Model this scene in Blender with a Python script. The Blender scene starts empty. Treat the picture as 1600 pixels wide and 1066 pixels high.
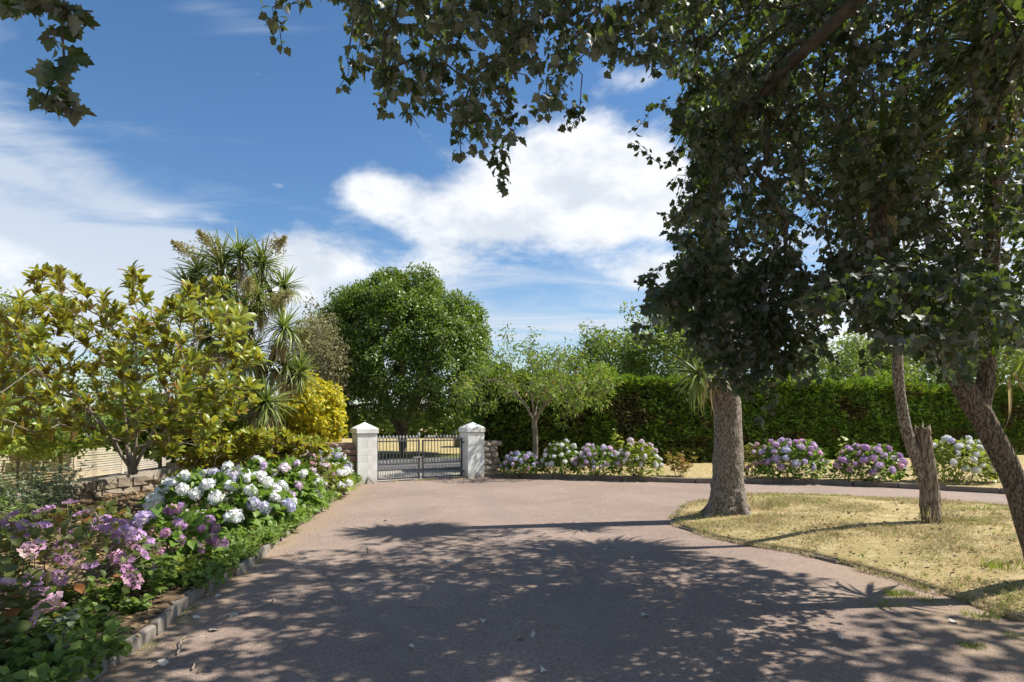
import bpy, bmesh, math, random
import numpy as np
from mathutils import Vector, Matrix, noise as mnoise

SC = bpy.context.scene
COL = SC.collection
rng = np.random.default_rng(7)
random.seed(7)
RAD = math.radians

# ---------------------------------------------------------------- camera
F, CX, HY, EYE = 950.0, 800.0, 655.0, 1.6          # focal length and horizon in photo pixels, eye height
cd = bpy.data.cameras.new('camera'); cam = bpy.data.objects.new('camera', cd); COL.objects.link(cam)
cam.location = (0, 0, EYE); cam.rotation_euler = (RAD(90), 0, 0)
cd.sensor_width = 36; cd.lens = F / 1600 * 36; cd.shift_y = (HY - 533) / 1600
cd.clip_start = 0.05; cd.clip_end = 3000
SC.camera = cam

# ---------------------------------------------------------------- sun, sky, exposure
SUN_EL, SUN_AHEAD = 52.0, 9.0                        # the sun stands to the right, a little ahead
sdir = Vector((math.cos(RAD(SUN_EL)) * math.cos(RAD(SUN_AHEAD)), math.cos(RAD(SUN_EL)) * math.sin(RAD(SUN_AHEAD)), math.sin(RAD(SUN_EL))))
sl = bpy.data.lights.new('sun', 'SUN'); sl.energy = 5.0; sl.angle = RAD(0.53); sl.color = (1.0, 0.945, 0.86)
so = bpy.data.objects.new('sun', sl); COL.objects.link(so)
so.rotation_euler = (-sdir).to_track_quat('-Z', 'Y').to_euler(); so.location = (20, 5, 30)
SC.view_settings.view_transform = 'Standard'; SC.view_settings.look = 'None'
SC.view_settings.exposure = 0.70; SC.view_settings.gamma = 1.0; SC.view_settings.use_curve_mapping = False
SC.cycles.max_bounces = 5; SC.cycles.diffuse_bounces = 3; SC.cycles.glossy_bounces = 2; SC.cycles.transmission_bounces = 4; SC.cycles.use_adaptive_sampling = True; SC.cycles.adaptive_threshold = 0.02


class NT:
    """little helper to wire nodes"""
    def __init__(s, tree):
        s.t = tree; s.n = tree.nodes; s.l = tree.links
    def new(s, typ, **kw):
        n = s.n.new(typ)
        for k, v in kw.items(): setattr(n, k, v)
        return n
    def put(s, sock, v):
        if hasattr(v, 'is_linked') or isinstance(v, bpy.types.NodeSocket): s.l.new(v, sock)
        else: sock.default_value = v
    def math(s, op, a, b=0.0, c=None, clamp=False):
        n = s.new('ShaderNodeMath', operation=op, use_clamp=clamp)
        s.put(n.inputs[0], a); s.put(n.inputs[1], b)
        if c is not None: s.put(n.inputs[2], c)
        return n.outputs[0]
    def mix(s, fac, a, b, mode='MIX'):
        n = s.new('ShaderNodeMix', data_type='RGBA', blend_type=mode)
        s.put(n.inputs[0], fac); s.put(n.inputs[6], c4(a)); s.put(n.inputs[7], c4(b))
        return n.outputs[2]
    def noise(s, vec, scale, detail=4, rough=0.55, dist=0.0, lac=2.0):
        n = s.new('ShaderNodeTexNoise'); s.l.new(vec, n.inputs['Vector'])
        n.inputs['Scale'].default_value = scale; n.inputs['Detail'].default_value = detail
        n.inputs['Roughness'].default_value = rough; n.inputs['Distortion'].default_value = dist
        return n.outputs['Fac']
    def voro(s, vec, scale, feature='F1', out='Distance'):
        n = s.new('ShaderNodeTexVoronoi', feature=feature); s.l.new(vec, n.inputs['Vector'])
        n.inputs['Scale'].default_value = scale
        return n.outputs[out]
    def smooth(s, x, a, b):
        n = s.new('ShaderNodeMapRange', interpolation_type='SMOOTHSTEP')
        s.put(n.inputs[0], x); n.inputs[1].default_value = a; n.inputs[2].default_value = b
        return n.outputs[0]


def c4(c):
    if isinstance(c, (tuple, list)) and len(c) == 3: return (*c, 1.0)
    return c


def make_world():
    w = bpy.data.worlds.new('World'); SC.world = w; w.use_nodes = True
    t = NT(w.node_tree); t.n.clear()
    sky = t.new('ShaderNodeTexSky', sky_type='NISHITA')
    sky.sun_disc = False; sky.sun_elevation = RAD(SUN_EL); sky.sun_rotation = RAD(90 - SUN_AHEAD)
    sky.altitude = 20; sky.air_density = 1.0; sky.dust_density = 0.35; sky.ozone_density = 2.2
    tc = t.new('ShaderNodeTexCoord')
    sep = t.new('ShaderNodeSeparateXYZ'); t.l.new(tc.outputs['Generated'], sep.inputs[0])
    x, y, z = sep.outputs
    az = t.math('ARCTAN2', x, y); el = t.math('ARCSINE', z)
    comb = t.new('ShaderNodeCombineXYZ'); t.l.new(az, comb.inputs[0]); t.l.new(el, comb.inputs[1])
    # cloud deck seen in perspective: direction divided by height
    zc = t.math('MAXIMUM', t.math('ADD', z, 0.10), 0.03)
    cc = t.new('ShaderNodeCombineXYZ'); t.l.new(t.math('DIVIDE', x, zc), cc.inputs[0]); t.l.new(t.math('DIVIDE', y, zc), cc.inputs[1])
    dirv = tc.outputs['Generated']
    mp = t.new('ShaderNodeMapping'); mp.inputs['Scale'].default_value = (1, 1, 1.9); t.l.new(dirv, mp.inputs[0])
    n1 = t.noise(mp.outputs[0], 5.5, 6, 0.58, 0.25)           # cumulus billows
    n3 = t.noise(mp.outputs[0], 19.0, 4, 0.6, 0.2)
    mp2 = t.new('ShaderNodeMapping'); mp2.inputs['Rotation'].default_value = (0, 0, RAD(35)); mp2.inputs['Scale'].default_value = (0.55, 1.5, 1)
    t.l.new(cc.outputs[0], mp2.inputs[0])
    n2 = t.noise(mp2.outputs[0], 1.3, 5, 0.62, 0.6)           # streaky high cloud

    def blob(px, py, sx, sy, amp, tilt=0.0):
        a0 = math.atan2(px - CX, F); e0 = math.atan2((HY - py), math.hypot(F, px - CX))
        sa, se = sx / F, sy / F
        da = t.math('SUBTRACT', az, a0); de = t.math('SUBTRACT', el, e0)
        if tilt: de = t.math('ADD', de, t.math('MULTIPLY', da, tilt))
        q = t.math('ADD', t.math('POWER', t.math('ABSOLUTE', t.math('DIVIDE', da, sa)), 2.0),
                   t.math('POWER', t.math('ABSOLUTE', t.math('DIVIDE', de, se)), 2.0))
        return t.math('MULTIPLY', t.math('EXPONENT', t.math('MULTIPLY', q, -1.0)), amp)

    def total(lst):
        r = lst[0]
        for b in lst[1:]: r = t.math('ADD', r, b)
        return r
    # individual cumulus clouds, each where it hangs in the sky
    cum = total([blob(770, 335, 190, 62, 0.50), blob(910, 265, 150, 70, 0.50), blob(1010, 300, 90, 70, 0.36), blob(590, 300, 60, 30, 0.36),
                 blob(470, 408, 75, 40, 0.46), blob(380, 455, 110, 40, 0.32), blob(560, 425, 40, 25, 0.2), blob(1000, 118, 60, 22, 0.26),
                 blob(340, 342, 36, 15, 0.30), blob(1010, 430, 90, 25, 0.3), blob(1250, 480, 260, 110, 0.34), blob(370, 272, 40, 8, 0.17), blob(437, 291, 16, 6, 0.22), blob(240, 335, 26, 10, 0.25),
                 blob(700, 420, 120, 30, 0.22), blob(-350, 360, 260, 80, 0.40), blob(1900, 250, 300, 120, 0.4),
                 t.math('MULTIPLY', t.math('SUBTRACT', 1.0, t.smooth(y, -0.15, 0.45)), 0.24)])      # unseen cloud added behind the camera as neutral fill light
    cv = t.math('ADD', t.math('ADD', t.math('MULTIPLY', n1, 0.72), t.math('MULTIPLY', n3, 0.28)), t.math('SUBTRACT', cum, 0.72))
    dens1 = t.smooth(cv, -0.06, 0.21)
    # thin high cloud
    cir = total([blob(60, 390, 330, 85, 0.40, 0.22), blob(150, 300, 260, 26, 0.10, 0.35), blob(60, 225, 170, 30, 0.15, 0.3), blob(250, 470, 420, 80, 0.32),
                 blob(900, 480, 500, 60, 0.20), blob(480, 325, 150, 12, 0.12, 0.1), blob(330, 15, 90, 16, 0.10), blob(20, 265, 50, 14, 0.18, 0.3)])
    dens2 = t.math('MULTIPLY', t.smooth(t.math('ADD', n2, t.math('SUBTRACT', cir, 0.62)), -0.08, 0.28), 0.80)
    low = t.math('MULTIPLY', t.math('SUBTRACT', 1.0, t.smooth(el, 0.0, 0.30)), 0.42)     # milky air near the horizon
    dens2 = t.math('ADD', dens2, t.math('MULTIPLY', low, t.math('ADD', 0.55, t.math('MULTIPLY', n2, 0.6))), clamp=True)
    shade = t.smooth(t.noise(mp.outputs[0], 9.0, 5, 0.55), 0.35, 0.62)
    ccol = t.mix(shade, (4.1, 4.4, 4.85), (5.7, 5.8, 5.95))
    base = sky.outputs[0]
    hs = t.new('ShaderNodeHueSaturation'); hs.inputs['Saturation'].default_value = 1.20; hs.inputs['Value'].default_value = 0.80; t.l.new(base, hs.inputs['Color'])
    c1 = t.mix(dens2, hs.outputs[0], (4.0, 4.4, 4.95))
    c2 = t.mix(t.math('MULTIPLY', dens1, 0.97), c1, ccol)
    bg = t.new('ShaderNodeBackground'); t.l.new(c2, bg.inputs[0]); bg.inputs[1].default_value = 0.113
    out = t.new('ShaderNodeOutputWorld'); t.l.new(bg.outputs[0], out.inputs[0])


make_world()

# ---------------------------------------------------------------- geometry helpers


def P(px, py, Y):                                     # the point at distance Y seen at a photo pixel
    return np.array(((px - CX) / F * Y, Y, EYE - (py - HY) / F * Y))


def G(px, py, z=0.0):                                 # the point of height z seen at a photo pixel
    Y = F * (EYE - z) / (py - HY)
    return np.array(((px - CX) / F * Y, Y, z))


def proj(p):
    p = np.asarray(p, float)
    Y = np.maximum(p[..., 1], 1e-3)
    return CX + F * p[..., 0] / Y, HY - F * (p[..., 2] - EYE) / Y, p[..., 1]


def norm(v):
    return v / np.maximum(np.linalg.norm(v, axis=-1, keepdims=True), 1e-9)


def frames(d, u):
    """rotation matrices with local y = d and local z as near u as possible"""
    d = norm(d); z = norm(u - (u * d).sum(-1, keepdims=True) * d); x = np.cross(d, z)
    return np.stack([x, d, z], axis=-1)


def rand_dir(n):
    return norm(rng.normal(size=(n, 3)))


def np_mesh(name, V, T, mat=None, v=None, smooth=False):
    V = np.asarray(V, np.float32); T = np.asarray(T, np.int32); k = T.shape[1]
    me = bpy.data.meshes.new(name)
    me.vertices.add(len(V)); me.vertices.foreach_set('co', V.ravel())
    me.loops.add(T.size); me.loops.foreach_set('vertex_index', T.ravel())
    me.polygons.add(len(T)); me.polygons.foreach_set('loop_start', np.arange(0, T.size, k, dtype=np.int32))
    if smooth: me.polygons.foreach_set('use_smooth', np.ones(len(T), bool))
    me.update(calc_edges=True); me.validate()
    if v is not None:
        a = me.attributes.new('v', 'FLOAT', 'POINT'); a.data.foreach_set('value', np.asarray(v, np.float32))
    if mat: me.materials.append(mat)
    return me


def tmpl_scatter(tm, pos, R, s, v=None):
    """many copies of a template (verts, tris) -> one big (V, T, v)"""
    tv, tt = tm; n = len(pos); s = np.broadcast_to(np.asarray(s, float), (n,)) if np.ndim(s) < 2 else np.asarray(s)
    loc = tv[None] * (s[:, None, None] if s.ndim == 1 else s[:, None, :])
    V = np.einsum('nij,nkj->nki', R, loc) + pos[:, None, :]
    T = tt[None] + (np.arange(n) * len(tv))[:, None, None]
    if v is None: v = rng.random(n)
    return V.reshape(-1, 3), T.reshape(-1, 3), np.repeat(v, len(tv))


def merge(parts):
    Vs, Ts, vs, o = [], [], [], 0
    for V, T, v in parts:
        Vs.append(V); Ts.append(T + o); vs.append(v); o += len(V)
    return np.concatenate(Vs), np.concatenate(Ts), np.concatenate(vs)


def link(o, parent=None):
    COL.objects.link(o)
    if parent is not None: o.parent = parent
    return o


def tag(o, label=None, cat=None, group=None, kind=None):
    if label: o['label'] = label
    if cat: o['category'] = cat
    if group: o['group'] = group
    if kind: o['kind'] = kind
    return o


LOCAL = {}                                            # where placed parts stand within their thing


class Thing:
    def __init__(s, name, label, cat, base, group=None):
        s.base = np.array(base, float)
        s.o = bpy.data.objects.new(name, None); link(s.o); s.o.location = s.base
        s.o.empty_display_size = 0.2
        tag(s.o, label, cat, group)
    def mesh(s, name, V, T, mat, v=None, parent=None, kind=None, smooth=False):
        me = np_mesh(name, np.asarray(V) - s.base, T, mat, v, smooth)
        o = link(bpy.data.objects.new(name, me), parent or s.o)
        if kind: o['kind'] = kind
        return o
    def put(s, name, me, R, loc, sc=1.0, parent=None):
        o = link(bpy.data.objects.new(name, me), parent or s.o)
        M = np.eye(4); M[:3, :3] = np.asarray(R) * (np.asarray(sc) if np.ndim(sc) else float(sc)); M[:3, 3] = np.asarray(loc) - s.base
        LOCAL[o.name] = M
        if parent is not None and parent.name in LOCAL: M = np.linalg.inv(LOCAL[parent.name]) @ M
        o.matrix_local = Matrix(M.tolist())
        return o


I3 = np.eye(3)


def rotz(a):
    c, s_ = math.cos(a), math.sin(a)
    return np.array(((c, -s_, 0), (s_, c, 0), (0, 0, 1.0)))


def bm_mesh(bm, name, mat, smooth=False):
    me = bpy.data.meshes.new(name)
    bmesh.ops.triangulate(bm, faces=bm.faces[:]) if False else None
    bm.to_mesh(me); bm.free()
    if smooth:
        for p in me.polygons: p.use_smooth = True
    if mat: me.materials.append(mat)
    return me


def box_mesh(name, sx, sy, sz, mat, bevel=0.0, center=(0, 0, 0)):
    bm = bmesh.new(); bmesh.ops.create_cube(bm, size=1)
    for v in bm.verts: v.co = Vector((v.co.x * sx + center[0], v.co.y * sy + center[1], v.co.z * sz + center[2]))
    if bevel: bmesh.ops.bevel(bm, geom=bm.edges[:], offset=bevel, segments=1, affect='EDGES')
    return bm_mesh(bm, name, mat)


def inside(poly, pts):
    poly = np.asarray(poly)[:, :2]; x, y = pts[:, 0], pts[:, 1]; r = np.zeros(len(pts), bool)
    j = len(poly) - 1
    for i in range(len(poly)):
        xi, yi = poly[i]; xj, yj = poly[j]
        c = ((yi > y) != (yj > y)) & (x < (xj - xi) * (y - yi) / (yj - yi + 1e-12) + xi)
        r ^= c; j = i
    return r


def sample_poly(poly, n):
    poly = np.asarray(poly, float)[:, :2]; lo, hi = poly.min(0), poly.max(0); out = []
    got = 0
    while got < n:
        p = lo + rng.random((max(n * 2, 64), 2)) * (hi - lo); p = p[inside(poly, p)]
        out.append(p); got += len(p)
    return np.concatenate(out)[:n]


def smooth_path(pts, n=8):
    """Catmull-Rom through points"""
    p = np.asarray(pts, float); p = np.vstack([2 * p[0] - p[1], p, 2 * p[-1] - p[-2]]); out = []
    for i in range(1, len(p) - 2):
        for t in np.linspace(0, 1, n, endpoint=False):
            a, b, c, d = p[i - 1], p[i], p[i + 1], p[i + 2]
            out.append(0.5 * (2 * b + (c - a) * t + (2 * a - 5 * b + 4 * c - d) * t * t + (3 * b - 3 * c + d - a) * t ** 3))
    out.append(p[-2])
    return np.array(out)


def tube(pts, rad, sides, cap=True, bump=None):
    """tapered tube; returns V, T"""
    p = np.asarray(pts, float); n = len(p); rad = np.broadcast_to(np.asarray(rad, float), (n,))
    tg = norm(np.gradient(p, axis=0)); m = np.abs(tg.mean(0)); ref = np.eye(3)[int(np.argmin(m))]
    U = norm(np.cross(tg, ref)); W = np.cross(tg, U)
    a = np.linspace(0, 2 * math.pi, sides, endpoint=False)
    rr = rad[:, None] * np.ones(sides)[None]
    if bump is not None: rr = rr * bump(n, sides)
    V = p[:, None] + rr[..., None] * (np.cos(a)[None, :, None] * U[:, None] + np.sin(a)[None, :, None] * W[:, None])
    V = V.reshape(-1, 3)
    i = np.arange(n - 1)[:, None] * sides; j = np.arange(sides)[None]; j2 = (j + 1) % sides
    A, B, C, D = i + j, i + j2, i + sides + j2, i + sides + j
    T = np.concatenate([np.stack([A, B, C], -1).reshape(-1, 3), np.stack([A, C, D], -1).reshape(-1, 3)])
    if cap:
        V = np.vstack([V, p[-1] + tg[-1] * rad[-1] * 0.3]); e = len(V) - 1; b0 = (n - 1) * sides
        T = np.vstack([T, np.stack([b0 + np.arange(sides), b0 + (np.arange(sides) + 1) % sides, np.full(sides, e)], -1)])
    return V, T


def cat(parts):
    Vs, Ts, o = [], [], 0
    for V, T in parts:
        Vs.append(V); Ts.append(T + o); o += len(V)
    return np.concatenate(Vs), np.concatenate(Ts)


def grow(roots, tips, step=0.3, bulge=0.08, jit=0.03, pathw=0.3, below=0.0, root_r=None):
    """a branching skeleton: roots = list of (polyline, start_index or -1); every tip is joined to the best node."""
    pos, par, plen = [], [], []
    for pl, start in roots:
        prev = start
        for q in pl:
            pos.append(np.array(q, float)); par.append(prev)
            plen.append(0.0 if prev < 0 else plen[prev] + np.linalg.norm(pos[-1] - pos[prev])); prev = len(pos) - 1
    nroot = len(pos)
    cap = nroot + int(sum(1 for _ in tips) * 14) + 200
    A = np.zeros((cap, 3)); A[:nroot] = pos; L = np.zeros(cap); L[:nroot] = plen; PR = np.full(cap, -1); PR[:nroot] = par; n = nroot
    tips = np.asarray(tips); rd = np.min(np.linalg.norm(tips[:, None] - A[None, :nroot], axis=2), axis=1)
    tipidx = np.zeros(len(tips), int)
    for k in np.argsort(rd):
        t = tips[k]; d = np.linalg.norm(A[:n] - t, axis=1)
        cost = d + pathw * L[:n] + below * np.maximum(0, t[2] - A[:n, 2])
        j = int(np.argmin(cost)); m = max(1, min(12, int(math.ceil(d[j] / step)))); a = A[j].copy(); prev = j
        for q in range(1, m + 1):
            f = q / m; c = a + (t - a) * f; c[2] += bulge * d[j] * math.sin(math.pi * f)
            if q < m: c += rng.normal(size=3) * jit
            A[n] = c; PR[n] = prev; L[n] = L[prev] + np.linalg.norm(c - A[prev]); prev = n; n += 1
        tipidx[k] = prev
    return A[:n], PR[:n], tipidx, nroot


def skin(A, PR, r_tip, power=0.5, rmax=9.0, root_r=None, split=0):
    """tube mesh of a skeleton; first `split` nodes' own radii may be forced by root_r"""
    n = len(A); cnt = np.zeros(n); has = np.zeros(n, bool)
    for i in range(n):
        if PR[i] >= 0: has[PR[i]] = True
    cnt[~has] = 1
    ch = [[] for _ in range(n)]
    for i in range(n - 1, -1, -1):
        if PR[i] >= 0: cnt[PR[i]] += cnt[i]; ch[PR[i]].append(i)
    r = np.minimum(r_tip * cnt ** power, rmax)
    if root_r is not None: r[:len(root_r)] = np.maximum(root_r, 0)
    parts = []
    starts = [(i, -1) for i in range(n) if PR[i] < 0]
    while starts:
        i, p0 = starts.pop(); chain = [p0] if p0 >= 0 else []; rr = [r[i]] if p0 >= 0 else []
        while True:
            chain.append(i); rr.append(r[i])
            if not ch[i]: break
            c = sorted(ch[i], key=lambda q: -cnt[q])
            for q in c[1:]: starts.append((q, i))
            i = c[0]
        if len(chain) < 2: continue
        mx = max(rr); sides = 10 if mx > 0.06 else 6 if mx > 0.02 else 4 if mx > 0.006 else 3
        parts.append(tube(A[chain], rr, sides))
    return cat(parts)


# ---------------------------------------------------------------- materials
MATS = {}


def new_mat(name):
    m = bpy.data.materials.new(name); m.use_nodes = True
    t = NT(m.node_tree); t.n.clear()
    out = t.new('ShaderNodeOutputMaterial')
    return m, t, out


def prin(t, col, rough=0.6, spec=0.4, metal=0.0, normal=None):
    b = t.new('ShaderNodeBsdfPrincipled'); t.put(b.inputs['Base Color'], c4(col)); t.put(b.inputs['Roughness'], rough)
    b.inputs['Specular IOR Level'].default_value = spec; b.inputs['Metallic'].default_value = metal
    if normal is not None: t.l.new(normal, b.inputs['Normal'])
    return b.outputs[0]


def bump(t, h, strength=0.5, dist=0.02):
    b = t.new('ShaderNodeBump'); t.l.new(h, b.inputs['Height']); b.inputs['Strength'].default_value = strength; b.inputs['Distance'].default_value = dist
    return b.outputs[0]


def vrand(t):
    a = t.new('ShaderNodeAttribute', attribute_name='v'); oi = t.new('ShaderNodeObjectInfo')
    return t.math('FRACT', t.math('ADD', a.outputs['Fac'], oi.outputs['Random']))


def leaf_mat(name, c_a, c_b, under=None, trans=0.4, tcol=None, rough=0.45, spec=0.4, c_rare=None, rare=0.06):
    """a leaf: two shades chosen leaf by leaf, an own underside, and light shining through"""
    m, t, out = new_mat(name); v = vrand(t)
    col = t.mix(v, c_a, c_b)
    if c_rare: col = t.mix(t.math('LESS_THAN', t.math('FRACT', t.math('MULTIPLY', v, 17.3)), rare), col, c_rare)
    tc = col if tcol is None else t.mix(v, tcol, tuple(x * 0.75 for x in tcol))
    if under is not None:
        g = t.new('ShaderNodeNewGeometry')
        top = col
        col = t.mix(g.outputs['Backfacing'], top, t.mix(v, under, tuple(x * 0.8 for x in under)))
    p = prin(t, col, rough, spec)
    tr = t.new('ShaderNodeBsdfTranslucent'); t.put(tr.inputs[0], c4(tc))
    mx = t.new('ShaderNodeMixShader'); mx.inputs[0].default_value = trans
    t.l.new(p, mx.inputs[1]); t.l.new(tr.outputs[0], mx.inputs[2]); t.l.new(mx.outputs[0], out.inputs[0])
    return m


def noisy_mat(name, c_a, c_b, scale=8, rough=0.85, bstr=0.4, bdist=0.01, c_c=None, scale2=1.2, fine=60, spec=0.25, metal=0.0, grit=0.35):
    m, t, out = new_mat(name); tc = t.new('ShaderNodeTexCoord'); o = tc.outputs['Object']
    oi = t.new('ShaderNodeObjectInfo')
    n1 = t.noise(o, scale, 5, 0.6); n2 = t.noise(o, scale2, 3, 0.5); n3 = t.noise(o, fine, 3, 0.6)
    f = t.math('ADD', t.smooth(n1, 0.3, 0.7), t.math('MULTIPLY', t.math('SUBTRACT', oi.outputs['Random'], 0.5), 0.5), clamp=True)
    col = t.mix(f, c_a, c_b)
    if c_c: col = t.mix(t.smooth(n2, 0.5, 0.68), col, c_c)
    col = t.mix(t.math('MULTIPLY', n3, grit), col, (0.02, 0.02, 0.02))
    h = t.math('ADD', t.math('MULTIPLY', n1, 0.6), t.math('MULTIPLY', n3, 0.5))
    t.l.new(prin(t, col, rough, spec, metal, bump(t, h, bstr, bdist)), out.inputs[0])
    return m


def bark_mat(name, c_a, c_b, c_c, su=26.0, sv=9.0, bd=0.025):
    """corky bark: small uneven plates, cracks that wander, blotches"""
    m, t, out = new_mat(name); tc = t.new('ShaderNodeTexCoord'); o = tc.outputs['Object']
    wn = t.new('ShaderNodeTexNoise'); wn.inputs['Scale'].default_value = 9.0; wn.inputs['Detail'].default_value = 4; t.l.new(o, wn.inputs['Vector'])
    vm = t.new('ShaderNodeVectorMath', operation='MULTIPLY_ADD'); t.l.new(wn.outputs['Color'], vm.inputs[0]); vm.inputs[1].default_value = (0.05, 0.05, 0.10); t.l.new(o, vm.inputs[2])
    mp = t.new('ShaderNodeMapping'); mp.inputs['Scale'].default_value = (su, su, sv); t.l.new(vm.outputs[0], mp.inputs[0])
    v1 = t.voro(mp.outputs[0], 1.0, 'F1'); v2 = t.voro(mp.outputs[0], 2.7, 'F1'); n1 = t.noise(mp.outputs[0], 0.6, 6, 0.68); n2 = t.noise(o, 4.0, 5, 0.6); n3 = t.noise(o, 120, 3, 0.6)
    plate = t.math('SUBTRACT', 1.0, t.smooth(t.math('ADD', t.math('MULTIPLY', v1, 0.7), t.math('MULTIPLY', v2, 0.4)), 0.25, 0.95))
    col = t.mix(t.smooth(n1, 0.32, 0.68), c_a, c_b)
    col = t.mix(t.smooth(t.math('SUBTRACT', 1.0, plate), 0.15, 0.85), col, c_c)
    col = t.mix(t.math('MULTIPLY', t.smooth(n2, 0.45, 0.7), 0.18), col, c_c)
    h = t.math('ADD', t.math('ADD', t.math('MULTIPLY', plate, 1.0), t.math('MULTIPLY', n1, 0.7)), t.math('MULTIPLY', n3, 0.25))
    t.l.new(prin(t, col, 0.92, 0.12, 0, bump(t, h, 1.0, bd)), out.inputs[0])
    return m


def asphalt_mat():
    m, t, out = new_mat('asphalt'); tc = t.new('ShaderNodeTexCoord'); o = tc.outputs['Object']
    big = t.noise(o, 0.35, 4, 0.55, 0.4); mid = t.noise(o, 2.3, 5, 0.6, 0.3); fine = t.noise(o, 190, 2, 0.6); st = t.voro(o, 70)
    vc = t.voro(o, 70, 'F1', 'Color'); sp = t.new('ShaderNodeSeparateColor'); t.l.new(vc, sp.inputs[0])
    col = t.mix(t.smooth(big, 0.3, 0.7), (0.234, 0.176, 0.142), (0.292, 0.224, 0.182))
    col = t.mix(t.math('MULTIPLY', t.smooth(mid, 0.5, 0.75), 0.45), col, (0.35, 0.275, 0.22))
    col = t.mix(t.math('MULTIPLY', t.smooth(t.noise(o, 0.9, 4, 0.6, 1.0), 0.58, 0.72), 0.35), col, (0.17, 0.125, 0.11))
    col = t.mix(t.math('MULTIPLY', t.smooth(t.noise(o, 9.0, 5, 0.7, 0.5), 0.62, 0.70), 0.55), col, (0.46, 0.40, 0.35))
    col = t.mix(t.math('MULTIPLY', t.smooth(t.noise(o, 0.55, 5, 0.65, 1.5), 0.60, 0.66), 0.28), col, (0.20, 0.18, 0.17))
    grain = t.math('ADD', t.math('MULTIPLY', sp.outputs[0], 0.65), t.math('MULTIPLY', fine, 0.35))
    col = t.mix(1.0, col, t.mix(grain, (0.62, 0.62, 0.63), (1.36, 1.34, 1.32)), 'MULTIPLY')
    h = t.math('SUBTRACT', t.math('MULTIPLY', fine, 0.6), st)
    sx_ = t.new('ShaderNodeSeparateXYZ'); t.l.new(o, sx_.inputs[0])
    # two worn wheel tracks up to the gate, and an old oil stain or two
    lane_ = t.math('ADD', sx_.outputs[0], t.math('ADD', t.math('MULTIPLY', sx_.outputs[1], 0.15), t.math('MULTIPLY', t.math('SUBTRACT', mid, 0.5), 0.9)))
    tr1 = t.math('ABSOLUTE', t.math('SUBTRACT', t.math('ABSOLUTE', t.math('SUBTRACT', lane_, 0.6)), 0.75))
    col = t.mix(t.math('MULTIPLY', t.math('SUBTRACT', 1.0, t.smooth(tr1, 0.05, 0.42)), 0.30), col, (0.22, 0.175, 0.155))
    # soil washed out along the left kerb and round the lawn's near edge
    dl = t.math('ADD', sx_.outputs[0], t.math('ADD', 2.15, t.math('MULTIPLY', sx_.outputs[1], 0.105)))
    dl = t.math('SUBTRACT', dl, t.math('MULTIPLY', t.math('SUBTRACT', t.noise(o, 1.7, 5, 0.65, 0.6), 0.45), 1.1))
    soil = t.math('SUBTRACT', 1.0, t.smooth(dl, 0.05, 0.42))
    dr = t.math('ADD', t.math('SUBTRACT', sx_.outputs[0], 2.9), t.math('MULTIPLY', t.math('SUBTRACT', t.noise(o, 1.1, 5, 0.65, 0.8), 0.5), 2.6))
    soil2 = t.math('MULTIPLY', t.smooth(dr, -0.1, 0.7), t.math('SUBTRACT', 1.0, t.smooth(sx_.outputs[1], 5.0, 7.5)))
    col = t.mix(t.math('MULTIPLY', t.math('MAXIMUM', soil, soil2), 0.6), col, t.mix(t.noise(o, 40, 3, 0.7), (0.20, 0.14, 0.09), (0.40, 0.30, 0.20)))
    t.l.new(prin(t, col, 0.9, 0.22, 0, bump(t, h, 0.6, 0.008)), out.inputs[0])
    return m


def ground_mat(name, cols, sc=(0.5, 6, 70), bstr=0.6, bd=0.02):
    m, t, out = new_mat(name); tc = t.new('ShaderNodeTexCoord'); o = tc.outputs['Object']
    a = t.noise(o, sc[0], 5, 0.6, 0.5); b = t.noise(o, sc[1], 5, 0.65); c = t.noise(o, sc[2], 3, 0.7)
    col = t.mix(t.smooth(a, 0.35, 0.65), cols[0], cols[1])
    col = t.mix(t.smooth(b, 0.45, 0.72), col, cols[2])
    col = t.mix(1.0, col, t.mix(c, (0.6, 0.6, 0.6), (1.35, 1.35, 1.3)), 'MULTIPLY')
    t.l.new(prin(t, col, 0.95, 0.1, 0, bump(t, t.math('ADD', b, c), bstr, bd)), out.inputs[0])
    return m


M_asph = asphalt_mat()
M_field = ground_mat('dry_field', [(0.42, 0.32, 0.16), (0.34, 0.28, 0.12), (0.50, 0.39, 0.21)], (0.05, 0.8, 12))
M_lawn = ground_mat('dry_lawn', [(0.40, 0.31, 0.155), (0.33, 0.26, 0.12), (0.50, 0.41, 0.24)], (0.7, 5, 90))
M_soil = ground_mat('bed_soil', [(0.10, 0.07, 0.045), (0.16, 0.115, 0.07), (0.24, 0.18, 0.115)], (1.2, 9, 80))
M_lane = ground_mat('shaded_lane_tarmac', [(0.10, 0.10, 0.105), (0.12, 0.118, 0.12), (0.09, 0.09, 0.095)], (0.4, 3, 60), 0.3)  # tarmac darkened: the shade over the lane is put into its colour
M_apron = ground_mat('concrete_apron', [(0.42, 0.385, 0.34), (0.37, 0.34, 0.30), (0.46, 0.42, 0.37)], (0.5, 4, 60), 0.3)
M_verge = ground_mat('shaded_verge_grass', [(0.10, 0.12, 0.04), (0.16, 0.16, 0.06), (0.07, 0.08, 0.03)], (0.4, 3, 50))  # dark grass colour paints the band of shade past the lane
M_kerb = noisy_mat('kerb_concrete', (0.23, 0.20, 0.165), (0.33, 0.29, 0.24), 9, 0.9, 0.5, 0.01, (0.20, 0.17, 0.13), 2.0)
M_darkkerb = noisy_mat('dark_kerb', (0.17, 0.14, 0.115), (0.24, 0.20, 0.165), 7, 0.9, 0.5, 0.01, (0.12, 0.10, 0.07), 1.5)
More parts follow.
